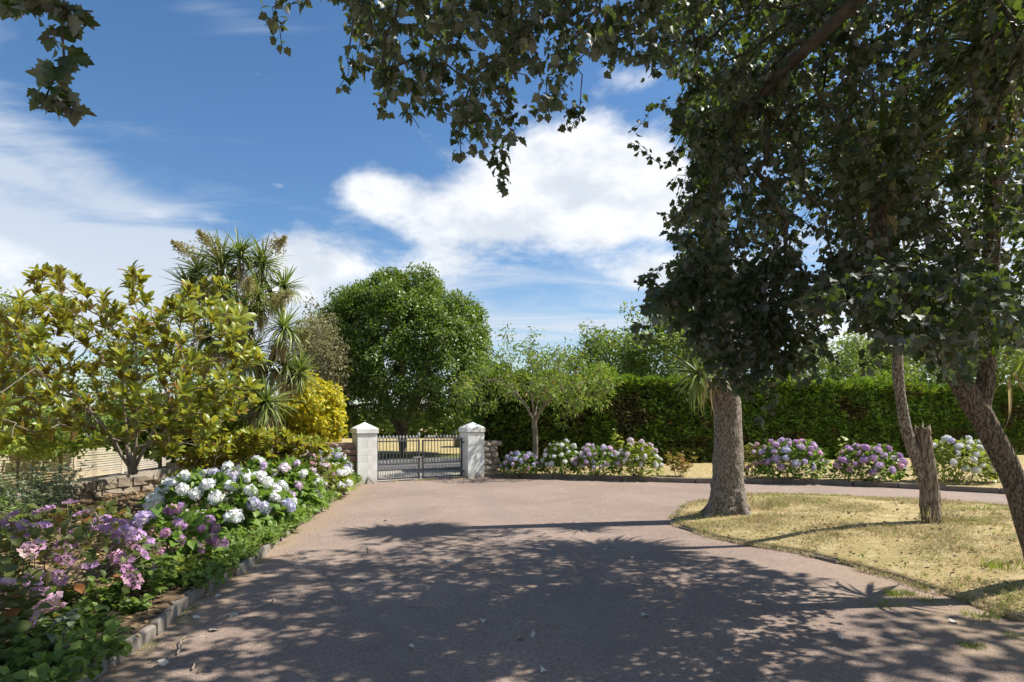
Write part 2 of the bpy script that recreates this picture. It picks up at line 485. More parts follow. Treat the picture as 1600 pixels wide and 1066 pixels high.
M_white = noisy_mat('white_paint', (0.84, 0.835, 0.81), (0.90, 0.895, 0.875), 5, 0.75, 0.25, 0.004, (0.74, 0.73, 0.67), 2.0, 45, 0.3, 0.0, 0.12)
_t = NT(M_white.node_tree); _b = [n_ for n_ in _t.n if n_.type == 'BSDF_PRINCIPLED'][0]; _src = _b.inputs['Base Color'].links[0].from_socket
_g = _t.new('ShaderNodeNewGeometry'); _s = _t.new('ShaderNodeSeparateXYZ'); _t.l.new(_g.outputs['Position'], _s.inputs[0])
_mp = _t.new('ShaderNodeMapping'); _mp.inputs['Scale'].default_value = (9, 9, 1.6); _t.l.new(_g.outputs['Position'], _mp.inputs[0])
_n1 = _t.noise(_g.outputs['Position'], 6.0, 5, 0.65, 0.4); _n2 = _t.noise(_mp.outputs[0], 1.0, 4, 0.6)
_low = _t.math('MULTIPLY', _t.math('SUBTRACT', 1.0, _t.smooth(_t.math('ADD', _s.outputs[2], _t.math('MULTIPLY', _n1, -0.22)), -0.08, 0.12)), 0.6)     # splashed mud at the foot
_col = _t.mix(_low, _src, (0.34, 0.29, 0.20)); _col = _t.mix(_t.math('MULTIPLY', _t.smooth(_n2, 0.58, 0.72), 0.22), _col, (0.44, 0.44, 0.36))      # drip streaks
_t.l.new(_col, _b.inputs['Base Color'])
M_joint = noisy_mat('painted_joint', (0.76, 0.755, 0.72), (0.80, 0.795, 0.76), 9, 0.9)
M_iron = noisy_mat('black_iron', (0.06, 0.061, 0.062), (0.085, 0.085, 0.085), 12, 0.42, 0.15, 0.004, None, 2, 40, 0.5, 0.0)
M_silver = noisy_mat('galvanised_iron', (0.36, 0.36, 0.355), (0.45, 0.45, 0.44), 12, 0.45, 0.15, 0.004, None, 2, 40, 0.5, 0.3)
M_redstone = noisy_mat('red_granite', (0.27, 0.155, 0.12), (0.36, 0.235, 0.185), 6, 0.9, 0.7, 0.02, (0.24, 0.21, 0.17), 3.0)
M_tanstone = noisy_mat('tan_fieldstone', (0.34, 0.275, 0.20), (0.44, 0.37, 0.28), 6, 0.9, 0.7, 0.02, (0.23, 0.20, 0.16), 3.0)
M_mortar = noisy_mat('lime_mortar', (0.30, 0.255, 0.20), (0.36, 0.31, 0.25), 14, 0.95, 0.6, 0.01)
M_wood = noisy_mat('pale_fence_timber', (0.46, 0.40, 0.30), (0.60, 0.53, 0.41), 14, 0.85, 0.3, 0.004, (0.36, 0.31, 0.23), 2.2)
M_palmbark = bark_mat('corky_palm_bark', (0.42, 0.36, 0.305), (0.58, 0.515, 0.44), (0.14, 0.112, 0.09), 64, 20)
M_leanbark = bark_mat('rough_brown_bark', (0.26, 0.205, 0.16), (0.38, 0.31, 0.245), (0.11, 0.086, 0.066), 60, 18)
M_deadwood = bark_mat('dead_wood', (0.33, 0.265, 0.205), (0.44, 0.365, 0.29), (0.13, 0.10, 0.075), 46, 7)
M_bark = noisy_mat('smooth_bark', (0.23, 0.185, 0.14), (0.33, 0.28, 0.22), 12, 0.85, 0.5, 0.01, (0.16, 0.15, 0.10), 3.0)
M_poplarbark = noisy_mat('poplar_bark', (0.06, 0.05, 0.042), (0.11, 0.095, 0.08), 12, 0.85, 0.5, 0.01)
M_twig = noisy_mat('dry_twig', (0.34, 0.27, 0.20), (0.46, 0.38, 0.29), 20, 0.9)
M_stem = noisy_mat('plant_stem', (0.20, 0.17, 0.09), (0.29, 0.23, 0.14), 20, 0.8)
M_greenstem = noisy_mat('green_stem', (0.10, 0.16, 0.045), (0.16, 0.21, 0.06), 20, 0.7)

L_poplar = leaf_mat('poplar_leaf', (0.018, 0.030, 0.016), (0.032, 0.048, 0.022), (0.125, 0.13, 0.127), 0.07, (0.60, 0.95, 0.05), 0.5)
L_magnolia = leaf_mat('magnolia_leaf', (0.075, 0.130, 0.017), (0.31, 0.335, 0.040), (0.22, 0.13, 0.044), 0.36, (0.54, 0.54, 0.04), 0.34, 0.45, (0.30, 0.15, 0.04), 0.05)
L_hyd = leaf_mat('hydrangea_leaf', (0.105, 0.195, 0.028), (0.18, 0.28, 0.042), (0.13, 0.19, 0.06), 0.36, (0.26, 0.42, 0.03), 0.45)
L_hydlime = leaf_mat('lime_hydrangea_leaf', (0.20, 0.27, 0.03), (0.32, 0.36, 0.05), (0.2, 0.25, 0.08), 0.36, (0.42, 0.5, 0.04), 0.45)
L_hydred = leaf_mat('autumn_leaf', (0.075, 0.115, 0.028), (0.13, 0.15, 0.04), (0.14, 0.14, 0.07), 0.36, (0.32, 0.30, 0.04), 0.5, 0.3, (0.28, 0.11, 0.035), 0.09)
L_rose = leaf_mat('rose_leaf', (0.13, 0.16, 0.035), (0.26, 0.22, 0.05), None, 0.36, (0.42, 0.34, 0.05), 0.5, 0.3, (0.40, 0.10, 0.06), 0.25)
L_weed = leaf_mat('weed_leaf', (0.11, 0.18, 0.035), (0.20, 0.28, 0.055), (0.15, 0.2, 0.08), 0.38, (0.28, 0.42, 0.05), 0.5)
L_grey = leaf_mat('greygreen_leaf', (0.16, 0.20, 0.12), (0.24, 0.27, 0.17), (0.26, 0.29, 0.21), 0.3, (0.30, 0.38, 0.12), 0.6)
L_gold = leaf_mat('golden_leaf', (0.46, 0.42, 0.022), (0.60, 0.50, 0.03), None, 0.38, (0.80, 0.70, 0.03), 0.45, 0.4, (0.22, 0.30, 0.03), 0.26)
L_dark = leaf_mat('evergreen_leaf', (0.050, 0.095, 0.013), (0.165, 0.235, 0.030), (0.07, 0.10, 0.03), 0.26, (0.30, 0.45, 0.03), 0.4, 0.4)
L_beige = leaf_mat('fading_blossom_leaf', (0.19, 0.19, 0.09), (0.30, 0.27, 0.14), None, 0.3, (0.35, 0.33, 0.12), 0.6)
L_cherry = leaf_mat('cherry_leaf', (0.11, 0.22, 0.03), (0.25, 0.38, 0.05), (0.13, 0.17, 0.07), 0.38, (0.32, 0.40, 0.04), 0.5, 0.3, (0.30, 0.17, 0.05), 0.06)
L_back = leaf_mat('backdrop_tree_leaf', (0.17, 0.25, 0.035), (0.29, 0.37, 0.055), (0.13, 0.17, 0.06), 0.36, (0.32, 0.42, 0.05), 0.5)
L_hedge = leaf_mat('conifer_spray', (0.070, 0.140, 0.022), (0.150, 0.245, 0.040), None, 0.22, (0.16, 0.28, 0.02), 0.55, 0.25, (0.19, 0.14, 0.05), 0.10)
L_hedgebrown = leaf_mat('conifer_spray_browned', (0.085, 0.10, 0.025), (0.15, 0.13, 0.05), None, 0.2, (0.2, 0.2, 0.04), 0.6, 0.2)
L_hedgetop = leaf_mat('conifer_new_growth', (0.17, 0.28, 0.030), (0.26, 0.36, 0.045), None, 0.36, (0.30, 0.45, 0.03), 0.55, 0.25)
L_sword = leaf_mat('sword_leaf', (0.14, 0.19, 0.045), (0.28, 0.32, 0.10), (0.13, 0.17, 0.07), 0.26, (0.30, 0.40, 0.05), 0.38, 0.45)
L_straw = leaf_mat('dead_sword_leaf', (0.34, 0.265, 0.15), (0.50, 0.41, 0.25), None, 0.26, (0.6, 0.47, 0.22), 0.7, 0.2)
L_seed = leaf_mat('seed_spray_green', (0.30, 0.28, 0.12), (0.44, 0.38, 0.20), None, 0.3, (0.5, 0.45, 0.18), 0.7, 0.2)
L_grass = leaf_mat('dry_grass_blade', (0.40, 0.315, 0.15), (0.60, 0.50, 0.29), None, 0.28, (0.55, 0.43, 0.16), 0.7, 0.2, (0.19, 0.22, 0.06), 0.12)
L_green = leaf_mat('green_grass_blade', (0.16, 0.23, 0.035), (0.27, 0.31, 0.06), None, 0.3, (0.4, 0.48, 0.06), 0.6, 0.2)


def grass_mat():
    m, t, out = new_mat('patchy_dry_grass'); v = vrand(t); tc = t.new('ShaderNodeTexCoord'); o = tc.outputs['Object']
    a = t.noise(o, 1.6, 5, 0.6, 0.6); b = t.noise(o, 5.5, 4, 0.65, 0.3)
    col = t.mix(v, (0.48, 0.375, 0.185), (0.74, 0.64, 0.42))
    col = t.mix(t.math('MULTIPLY', t.smooth(a, 0.52, 0.66), 0.55), col, (0.36, 0.23, 0.10))
    col = t.mix(t.math('MULTIPLY', t.smooth(b, 0.48, 0.62), 0.8), col, (0.28, 0.30, 0.08))
    col = t.mix(t.math('LESS_THAN', t.math('FRACT', t.math('MULTIPLY', v, 23.7)), 0.10), col, (0.20, 0.24, 0.06))
    p = prin(t, col, 0.75, 0.15); tr = t.new('ShaderNodeBsdfTranslucent'); t.l.new(col, tr.inputs[0])
    mx = t.new('ShaderNodeMixShader'); mx.inputs[0].default_value = 0.25
    t.l.new(p, mx.inputs[1]); t.l.new(tr.outputs[0], mx.inputs[2]); t.l.new(mx.outputs[0], out.inputs[0])
    return m


L_grass = grass_mat()
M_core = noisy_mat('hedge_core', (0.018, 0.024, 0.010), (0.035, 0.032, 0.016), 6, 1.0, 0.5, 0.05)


def petal_mat(name, a, b, under=None):
    m, t, out = new_mat(name); oi = t.new('ShaderNodeObjectInfo'); at = t.new('ShaderNodeAttribute', attribute_name='v')
    f = t.math('ADD', t.math('MULTIPLY', oi.outputs['Random'], 0.7), t.math('MULTIPLY', at.outputs['Fac'], 0.3))
    col = t.mix(f, a, b)
    col = t.mix(t.math('MULTIPLY', t.math('GREATER_THAN', at.outputs['Fac'], 0.90), 0.5), col, (0.42, 0.30, 0.20)); col = t.mix(t.math('MULTIPLY', t.math('LESS_THAN', at.outputs['Fac'], 0.10), 0.45), col, (0.45, 0.52, 0.22))
    p = prin(t, col, 0.6, 0.25); tr = t.new('ShaderNodeBsdfTranslucent'); t.l.new(col, tr.inputs[0])
    mx = t.new('ShaderNodeMixShader'); mx.inputs[0].default_value = 0.3
    t.l.new(p, mx.inputs[1]); t.l.new(tr.outputs[0], mx.inputs[2]); t.l.new(mx.outputs[0], out.inputs[0])
    return m


PET = {'white': petal_mat('white_petal', (0.88, 0.89, 0.84), (0.80, 0.82, 0.87)),
       'blue': petal_mat('blue_petal', (0.56, 0.58, 0.78), (0.66, 0.61, 0.78)),
       'lilac': petal_mat('lilac_petal', (0.72, 0.53, 0.72), (0.66, 0.54, 0.80)),
       'purple': petal_mat('purple_petal', (0.60, 0.34, 0.60), (0.62, 0.42, 0.70)),
       'dusky': petal_mat('dusky_petal', (0.54, 0.26, 0.42), (0.50, 0.31, 0.52)),
       'pink': petal_mat('pink_petal', (0.78, 0.42, 0.58), (0.80, 0.54, 0.66)),
       'blush': petal_mat('blush_petal', (0.82, 0.70, 0.75), (0.78, 0.66, 0.80)),
       'faded': petal_mat('faded_petal', (0.46, 0.30, 0.24), (0.42, 0.33, 0.22))}

# ---------------------------------------------------------------- leaf templates (local y = tip, z = upper side)


def tpl_fan(outline, centre, fold=0.0, droop=0.0):
    v = np.array([centre] + outline, float); z = fold * np.abs(v[:, 0]) - droop * v[:, 1] ** 2
    V = np.column_stack([v, z]); n = len(outline)
    T = np.array([(0, i + 1, (i + 1) % n + 1) for i in range(n)])
    return V, T


def mirror(half):                                      # half outline from base (0,y) to tip (0,y), right side first
    return half + [(-x, y) for x, y in half[-2:0:-1]]


# white poplar: five blunt toothed lobes
TP_poplar = tpl_fan(mirror([(0, 0.0), (0.16, -0.06), (0.36, 0.04), (0.30, 0.17), (0.55, 0.36), (0.50, 0.44), (0.36, 0.47), (0.40, 0.66), (0.24, 0.66), (0.16, 0.84), (0, 1.0)]), (0, 0.34), 0.22, 0.30)
TP_poplar2 = tpl_fan(mirror([(0, 0.0), (0.38, 0.05), (0.46, 0.42), (0.30, 0.74), (0, 1.0)]), (0, 0.40), 0.2, 0.15)


def strip(ws, ys, zs):                                 # a folded blade: three vertices a row
    V, T = [], []
    for w, y, z in zip(ws, ys, zs): V += [(-w, y, z + 0.35 * w), (0, y, z), (w, y, z + 0.35 * w)]
    for i in range(len(ws) - 1):
        a = i * 3
        for k in (0, 1): T += [(a + k, a + k + 1, a + k + 4), (a + k, a + k + 4, a + k + 3)]
    return np.array(V, float), np.array(T)


TP_mag = strip([0.02, 0.15, 0.19, 0.14, 0.008], [0, 0.28, 0.58, 0.84, 1.0], [0, 0.02, 0.0, -0.06, -0.12])
TP_oval = strip([0.02, 0.30, 0.34, 0.01], [0, 0.28, 0.6, 1.0], [0, 0.02, -0.02, -0.14])
TP_lance = strip([0.02, 0.17, 0.01], [0, 0.42, 1.0], [0, 0.03, -0.1])
TP_quad = (np.array([(0, 0, 0), (0.30, 0.5, 0.07), (0, 1, -0.06), (-0.30, 0.5, 0.07)], float), np.array([(0, 1, 2), (0, 2, 3)]))
TP_blade = (np.array([(-0.5, 0, 0), (0.5, 0, 0), (0.3, 0.6, 0.12), (0, 1, 0.32)], float), np.array([(0, 1, 2), (0, 2, 3)]))
TP_spray = (np.array([(0, 0, 0), (0.10, 0.5, 0.02), (0, 1.0, -0.06), (-0.10, 0.5, 0.02), (0.42, 0.62, -0.05), (0.10, 0.25, 0), (-0.42, 0.62, -0.05), (-0.10, 0.25, 0)], float),
            np.array([(0, 1, 2), (0, 2, 3), (0, 4, 5), (0, 4, 1), (0, 7, 6), (0, 6, 3)]))


def split_leaves(thing, tm, mat, pos, R, s, nparts=0, name='leaf', bulk='foliage', v=None, cell=9.0, parent=None):
    """the nearest visible leaves become single objects that share one mesh, the rest one mass"""
    s = np.broadcast_to(np.asarray(s, float), (len(pos),)); pick = np.zeros(len(pos), bool)
    if nparts:
        px, py, d = proj(pos); ok = (px > 2) & (px < 1598) & (py > 2) & (py < 1064) & (d > 0.3)
        idx = np.where(ok)[0]; key = (px[idx] // cell).astype(int) * 1000 + (py[idx] // cell).astype(int)
        o = np.lexsort((d[idx], key)); idx = idx[o]; key = key[o]
        first = np.r_[True, key[1:] != key[:-1]] if len(key) else np.zeros(0, bool)
        idx = idx[first]; idx = idx[np.argsort(-(s[idx] / d[idx]))][:nparts]; pick[idx] = True
        if pick.any():
            me = np_mesh(name, tm[0], tm[1], mat, np.zeros(len(tm[0])))
            for i in np.where(pick)[0]: thing.put(name, me, R[i], pos[i], s[i], parent)
    if (~pick).any():
        V, T, vv = tmpl_scatter(tm, pos[~pick], R[~pick], s[~pick], None if v is None else v[~pick])
        thing.mesh(bulk, V, T, mat, vv, parent, kind='stuff')


# ================================================================ THE SETTING
KL = [(-2.35, 1.0), (-2.50, 3.0), (-2.62, 4.5), (-2.80, 5.4), (-2.88, 6.8), (-3.10, 8.4), (-3.32, 10.5), (-3.55, 12.6), (-3.78, 15.2)]   # left bed edge
GL, GR = np.array((-3.44, 15.40, 0)), np.array((-1.36, 16.62, 0))        # the two gate posts
GA = norm(GR - GL); GN = np.array((GA[1], -GA[0], 0))                    # along the gate, and out of its front


def sheet(name, pts, z, mat, kind='structure'):
    me = bpy.data.meshes.new(name); bm = bmesh.new()
    f = bm.faces.new([bm.verts.new((p[0], p[1], z if len(p) < 3 else p[2])) for p in pts]); f.normal_update()
    if f.normal.z < 0: f.normal_flip()
    bmesh.ops.triangulate(bm, faces=bm.faces[:]); bm.to_mesh(me); bm.free(); me.materials.append(mat)
    return tag(link(bpy.data.objects.new(name, me)), kind=kind)


sheet('ground', [(-700, -300), (700, -300), (700, 1500), (-700, 1500)], -0.04, M_field)
BK = [(-0.70, 16.75), (1.2, 16.3), (4.7, 15.2), (7.5, 14.9), (10.6, 13.0), (14, 10.5), (20, 6)]                        # back bed edge
drive_pts = KL[::-1] + [(-2.3, -8), (24, -8), (24, 6)] + BK[::-1] + [(GR[0] + 0.1, GR[1] + 0.3), (GL[0], GL[1] + 0.3)]
sheet('driveway', drive_pts, 0.0, M_asph)
sheet('concrete_apron', [GL[:2] + (-0.9, 0.05), GR[:2] + (0.5, 0.2), (0.6, 19.2), (-12, 19.2), (-12, 17.5)], -0.012, M_apron)
sheet('lane', [(-60, 19.2), (40, 19.2), (40, 25.5), (-60, 25.5)], -0.016, M_lane)
sheet('verge', [(-60, 25.5), (40, 25.5), (40, 28.5), (-60, 28.5)], -0.02, M_verge)


def hz(x, y, k=1.0, s=0.0):
    return mnoise.fractal(Vector((x * k, y * k, s)), 1.0, 2.0, 3)


# lawn island: a low mound inside a curved edge
edge = [G(1053, 811)[:2], G(1062, 822)[:2], G(1086, 832)[:2], G(1162, 850)[:2], G(1241, 863)[:2], G(1337, 887)[:2], G(1425, 913)[:2], G(1547, 952)[:2], G(1600, 968)[:2],
        (4.6, 4.2), (5.6, 3.2), (8, 2.4), (13, 3.2), (15, 5.5), (12.5, 8.0), (10.2, 9.6), G(1575, 797)[:2], G(1495, 787)[:2], G(1390, 782)[:2], G(1285, 778)[:2], G(1173, 776)[:2], G(1078, 790)[:2]]
LE = smooth_path(np.column_stack([np.array(edge + [edge[0]]), np.zeros(len(edge) + 1)]), 10)[:-1]
LE[:, 0] += 0.05 * np.array([hz(p[0], p[1], 2.5, 1.0) for p in LE]); LE[:, 1] += 0.05 * np.array([hz(p[0], p[1], 2.5, 5.0) for p in LE])
LC = np.array((6.6, 7.6, 0))


def lawn_t(x, y):                                     # 1 at the edge, 0 at the middle
    a = np.arctan2(LE[:, 1] - LC[1], LE[:, 0] - LC[0]); r = np.hypot(LE[:, 1] - LC[1], LE[:, 0] - LC[0]); o = np.argsort(a)
    return np.hypot(x - LC[0], y - LC[1]) / np.interp(np.arctan2(y - LC[1], x - LC[0]), a[o], r[o], period=2 * math.pi)


def lawn_z(x, y):
    t = np.clip(lawn_t(x, y), 0, 1); return 0.045 + 0.225 * (1 - t ** 2.2)


rings = 36; nE = len(LE); V = []
for k in range(rings + 1):
    t = 1 - k / rings
    for p in LE:
        x, y = LC[0] + (p[0] - LC[0]) * t, LC[1] + (p[1] - LC[1]) * t
        V.append((x, y, 0.045 + 0.225 * (1 - t ** 2.2) + 0.018 * hz(x, y, 1.7) * (1 - t ** 8)))
V += [(p[0], p[1], -0.05) for p in LE]; T = []
for k in range(rings):
    for i in range(nE):
        a, b = k * nE + i, k * nE + (i + 1) % nE; T += [(a, b, b + nE), (a, b + nE, a + nE)]
o0 = (rings + 1) * nE
for i in range(nE): a, b = i, (i + 1) % nE; T += [(o0 + i, o0 + b, b), (o0 + i, b, a)]
lawn = tag(link(bpy.data.objects.new('lawn', np_mesh('lawn', V, T, M_lawn, None, True))), kind='structure')
# the planted strip behind the back kerb
BB = [(-0.9, 17.0)] + [(x + 0.02, y + 0.08) for x, y in BK] + [(45, 6), (45, 34), (0, 21.5), (-0.9, 19)]
sheet('back_lawn', BB, 0.085, M_lawn)


def bed_z(x, y): return 0.075 + 0.03 * hz(x, y, 1.3, 3.0) + 0.02


# left bed soil: a bumpy strip between kerb and wall
WL = [(-7.25, 1.0), (-7.3, 5.0), (-7.45, 8.5), (-7.65, 11.3), (-6.6, 13.6), (-4.4, 15.0)]
kx = np.interp(np.linspace(1, 15.3, 90), [p[1] for p in KL], [p[0] for p in KL]); wx = np.interp(np.linspace(1, 15.3, 90), [p[1] for p in WL], [p[0] for p in WL])
V, T = [], []
for i, y in enumerate(np.linspace(1, 15.3, 90)):
    for j, f in enumerate(np.linspace(0, 1, 26)):
        x = kx[i] - 0.04 + (wx[i] - kx[i]) * f; V.append((x, y, bed_z(x, y) + 0.12 * f))
for i in range(89):
    for j in range(25):
        a = i * 26 + j; T += [(a, a + 26, a + 27), (a, a + 27, a + 1)]
tag(link(bpy.data.objects.new('flower_bed', np_mesh('flower_bed', V, T, M_soil, None, True))), kind='structure')

# ---------------------------------------------------------------- kerbs, stone by stone


def kerb_line(name, pts, L, w, h, mat, jitter=0.012, nvar=4, z0=-0.05):
    k = tag(link(bpy.data.objects.new(name, None)), kind='structure')
    p = np.asarray([(q[0], q[1], 0) for q in pts], float); p = smooth_path(p, 10)
    s = np.r_[0, np.cumsum(np.linalg.norm(np.diff(p, axis=0), axis=1))]
    vars_ = []
    for _ in range(nvar):
        bm = bmesh.new(); bmesh.ops.create_cube(bm, size=1)
        for v in bm.verts: v.co = Vector((v.co.x * (L - 0.012), v.co.y * w, v.co.z * h))
        bmesh.ops.bevel(bm, geom=bm.edges[:], offset=0.012, segments=1, affect='EDGES')
        for v in bm.verts: v.co += Vector(rng.normal(size=3) * 0.005)
        vars_.append(bm_mesh(bm, 'kerb_stone', mat))
    a = 0.0; i = 0
    while a + L < s[-1]:
        q = np.array([np.interp(a + L / 2, s, p[:, c]) for c in range(3)]); e = np.array([np.interp(a + L, s, p[:, c]) for c in range(3)]); b = np.array([np.interp(a, s, p[:, c]) for c in range(3)])
        d = e - b; o = link(bpy.data.objects.new('kerb_stone', vars_[i % nvar]), k)
        o.location = q + np.array((*(rng.normal(size=2) * jitter), z0 + h / 2 + rng.normal() * jitter * 0.6))
        o.rotation_euler = (rng.normal() * 0.05, rng.normal() * 0.015, math.atan2(d[1], d[0]) + rng.normal() * 0.02); a += L; i += 1
    return k


kerb_line('bed_kerb', [(x - 0.03, y) for x, y in KL], 0.58, 0.07, 0.155, M_kerb, 0.022)
kerb_line('back_kerb', BK[:6], 0.92, 0.10, 0.17, M_darkkerb, 0.008)
lawn_front = [tuple(q) for q in (edge[-1], edge[0], edge[1], edge[2], edge[3], edge[4], edge[5], edge[6], edge[7], edge[8], edge[9], edge[10])]
kerb_line('lawn_edging', lawn_front, 0.5, 0.055, 0.075, M_darkkerb, 0.02)
kerb_line('path_edging', edge[-1:-8:-1], 0.6, 0.05, 0.08, M_darkkerb, 0.010)

# ================================================================ GATE, PILLARS, WALLS
GROT = math.atan2(GA[1], GA[0])
RG = rotz(GROT)
blk_half = [box_mesh('block', 0.246, 0.497, 0.1775, M_white, 0.004) for _ in range(2)]
blk_full = [box_mesh('block', 0.496, 0.2475, 0.1775, M_white, 0.004) for _ in range(2)]


def cap_mesh():
    bm = bmesh.new(); w = 0.278; z = [(w, 0.0), (w, 0.115), (w * 0.985, 0.125)]
    rows = []
    for ww, zz in z: rows.append([bm.verts.new((sx * ww, sy * ww, zz)) for sx, sy in ((-1, -1), (1, -1), (1, 1), (-1, 1))])
    ap = bm.verts.new((0, 0, 0.285)); bm.faces.new(rows[0][::-1])
    for a, b in zip(rows, rows[1:]):
        for i in range(4): bm.faces.new((a[i], a[(i + 1) % 4], b[(i + 1) % 4], b[i]))
    for i in range(4): bm.faces.new((rows[-1][i], rows[-1][(i + 1) % 4], ap))
    bmesh.ops.bevel(bm, geom=[e for e in bm.edges], offset=0.008, segments=2, affect='EDGES')
    return bm_mesh(bm, 'cap', M_white)


CAP = cap_mesh()


def pillar(c, label):
    t = Thing('gate_pillar', label, 'gate pillar', (c[0], c[1], -0.02), 'white pillars either side of the gate')
    t.put('core', box_mesh('core', 0.484, 0.484, 1.24, M_joint, 0, (0, 0, 0.62)), RG, t.base)
    for k in range(7):
        z = 0.09 + k * 0.1785 - 0.0
        for s_ in (-1, 1):
            off = np.array((s_ * 0.125, 0, 0)) if k % 2 == 1 else np.array((0, s_ * 0.125, 0))
            t.put('block', (blk_half if k % 2 == 1 else blk_full)[k // 2 % 2], RG, t.base + RG @ off + (0, 0, z))
    t.put('cap', CAP, RG, t.base + (0, 0, 1.262))
    return t


pc1 = GL - GA * 0.30 + np.array((0, 0, 0)); pc2 = GR + GA * 0.30
tl = pillar(pc1, 'white painted block gate pillar beside the white and blue hydrangeas')
tr_ = pillar(pc2, 'white painted block gate pillar nearest the dark clipped hedge')


def iron_box(a, b, w, d):                               # local: gate axis = x
    return box_mesh('bar', b - a if isinstance(a, float) else 1, d, w, M_iron)


def finial_mesh(r, h):
    bm = bmesh.new(); prof = [(0.3, 0), (0.35, 0.1), (0.9, 0.16), (0.35, 0.24), (0.55, 0.34), (1.0, 0.55), (0.7, 0.78), (0.02, 1.0)]
    rows = [[bm.verts.new((r * a * math.cos(t), r * a * 0.55 * math.sin(t), h * b)) for t in np.linspace(0, 2 * math.pi, 8, endpoint=False)] for a, b in prof]
    for p, q in zip(rows, rows[1:]):
        for i in range(8): bm.faces.new((p[i], p[(i + 1) % 8], q[(i + 1) % 8], q[i]))
    return bm_mesh(bm, 'finial', M_silver, True)


def ring_mesh(R, r, ang=2 * math.pi, n=18):
    a = np.linspace(0, ang, n); pts = np.column_stack([R * np.cos(a), np.zeros(n), R * np.sin(a)])
    V, T = tube(pts, r, 5, False)
    return np_mesh('scroll', V, T, M_iron, None, True)


FIN, FIN_S, FIN_B = finial_mesh(0.034, 0.135), finial_mesh(0.022, 0.07), finial_mesh(0.045, 0.21)
BAR_UP = box_mesh('bar', 0.016, 0.016, 0.556, M_iron)
BAR_LOW = box_mesh('bar', 0.012, 0.012, 1.0, M_iron)
ARC = ring_mesh(0.058, 0.006, math.pi)


def gate_leaf(hinge, sgn, W, label):
    t = Thing('gate_leaf', label, 'gate', (hinge[0], hinge[1], 0), 'pair of black iron gates')
    def w(x, z, y=0.0): return t.base + GA * (sgn * x) + GN * y + np.array((0, 0, z))
    def box(name, x0, x1, z0, z1, d, mat=M_iron, y=0.0):
        return t.put(name, box_mesh(name, abs(x1 - x0), d, abs(z1 - z0), mat, 0.003), RG, w((x0 + x1) / 2, (z0 + z1) / 2, y))
    box('hinge_stile', 0.0, 0.045, 0.04, 1.10, 0.045); box('meeting_stile', W - 0.04, W, 0.03, 1.06, 0.04)
    for z in (1.015, 0.425, 0.275, 0.05): box('rail', 0.045, W - 0.04, z, z + 0.032, 0.034)
    n = 12
    for i in range(n):
        x = 0.045 + (W - 0.085) * (i + 0.5) / n
        bo = t.put('bar', BAR_UP, RG, w(x, 0.737)); t.put('finial', FIN, RG, w(x, 1.0475), 1.0, bo)
        x2 = x - 0.045 * 1.0
        t.put('dog_spike', FIN_S, RG, w(x2 if i else x2 + 0.02, 0.456))
        t.put('scroll', ARC, RG, w(x, 0.312))
    for i in range(2 * n):
        x = 0.045 + (W - 0.085) * (i + 0.5) / (2 * n); t.put('bar', BAR_LOW, RG, w(x, 0.1785), (1, 1, 0.193))
    for z in (0.16, 0.95): box('hinge', -0.05, 0.02, z, z + 0.04, 0.05, M_iron, -0.0)
    return t


W = float(np.linalg.norm(GR - GL)) / 2 - 0.035
ga = gate_leaf(GL + GA * 0.0, 1, W, 'black iron gate leaf hung on the pillar beside the white and blue hydrangeas')
gb = gate_leaf(GR + GA * 0.0, -1, W, 'black iron gate leaf hung on the pillar by the clipped hedge')
mid = (GL + GR) / 2
ga.put('tall_finial', FIN_B, RG, ga.base + GA * (W - 0.02) + (0, 0, 1.06))
ga.put('latch', box_mesh('latch', 0.22, 0.02, 0.022, M_silver, 0.003), RG, ga.base + GA * (W - 0.07) + GN * 0.035 + (0, 0, 0.60))
gb.put('latch_keeper', box_mesh('latch_keeper', 0.05, 0.03, 0.06, M_iron, 0.003), RG, gb.base - GA * (W - 0.02) + GN * 0.03 + (0, 0, 0.60))
# gate stops at the foot of the pillars
for c, lb in ((pc1, 'small rusty iron gate stop at the foot of the pillar by the hydrangeas'), (pc2, 'small rusty iron gate stop at the foot of the pillar by the hedge')):
    t = Thing('gate_stop', lb, 'gate stop', (c + GN * 0.33)[:3], 'gate stops'); b = t.base
    V, T = cat([tube(np.array((b + GA * -0.07 + (0, 0, 0.0), b + GA * -0.02 + (0, 0, 0.16))), 0.022, 6), ]); t.mesh('post', V, T, M_iron)
    V, T = tube(smooth_path([b + (0, 0, 0.15), b + GA * 0.05 + (0, 0, 0.09), b + GA * 0.13 + (0, 0, 0.0)], 5), 0.010, 5); t.mesh('brace', V, T, M_iron)


def stone_meshes(mat, n=6):
    out = []
    for k in range(n):
        bm = bmesh.new(); bmesh.ops.create_cube(bm, size=1); bmesh.ops.subdivide_edges(bm, edges=bm.edges[:], cuts=1, use_grid_fill=True)
        for v in bm.verts:
            c = v.co.copy(); v.co = c * (1.0 - 0.16 * (c.length / 0.87) ** 3) + Vector(rng.normal(size=3)) * 0.035
        out.append(bm_mesh(bm, 'stone', mat, False))
    return out


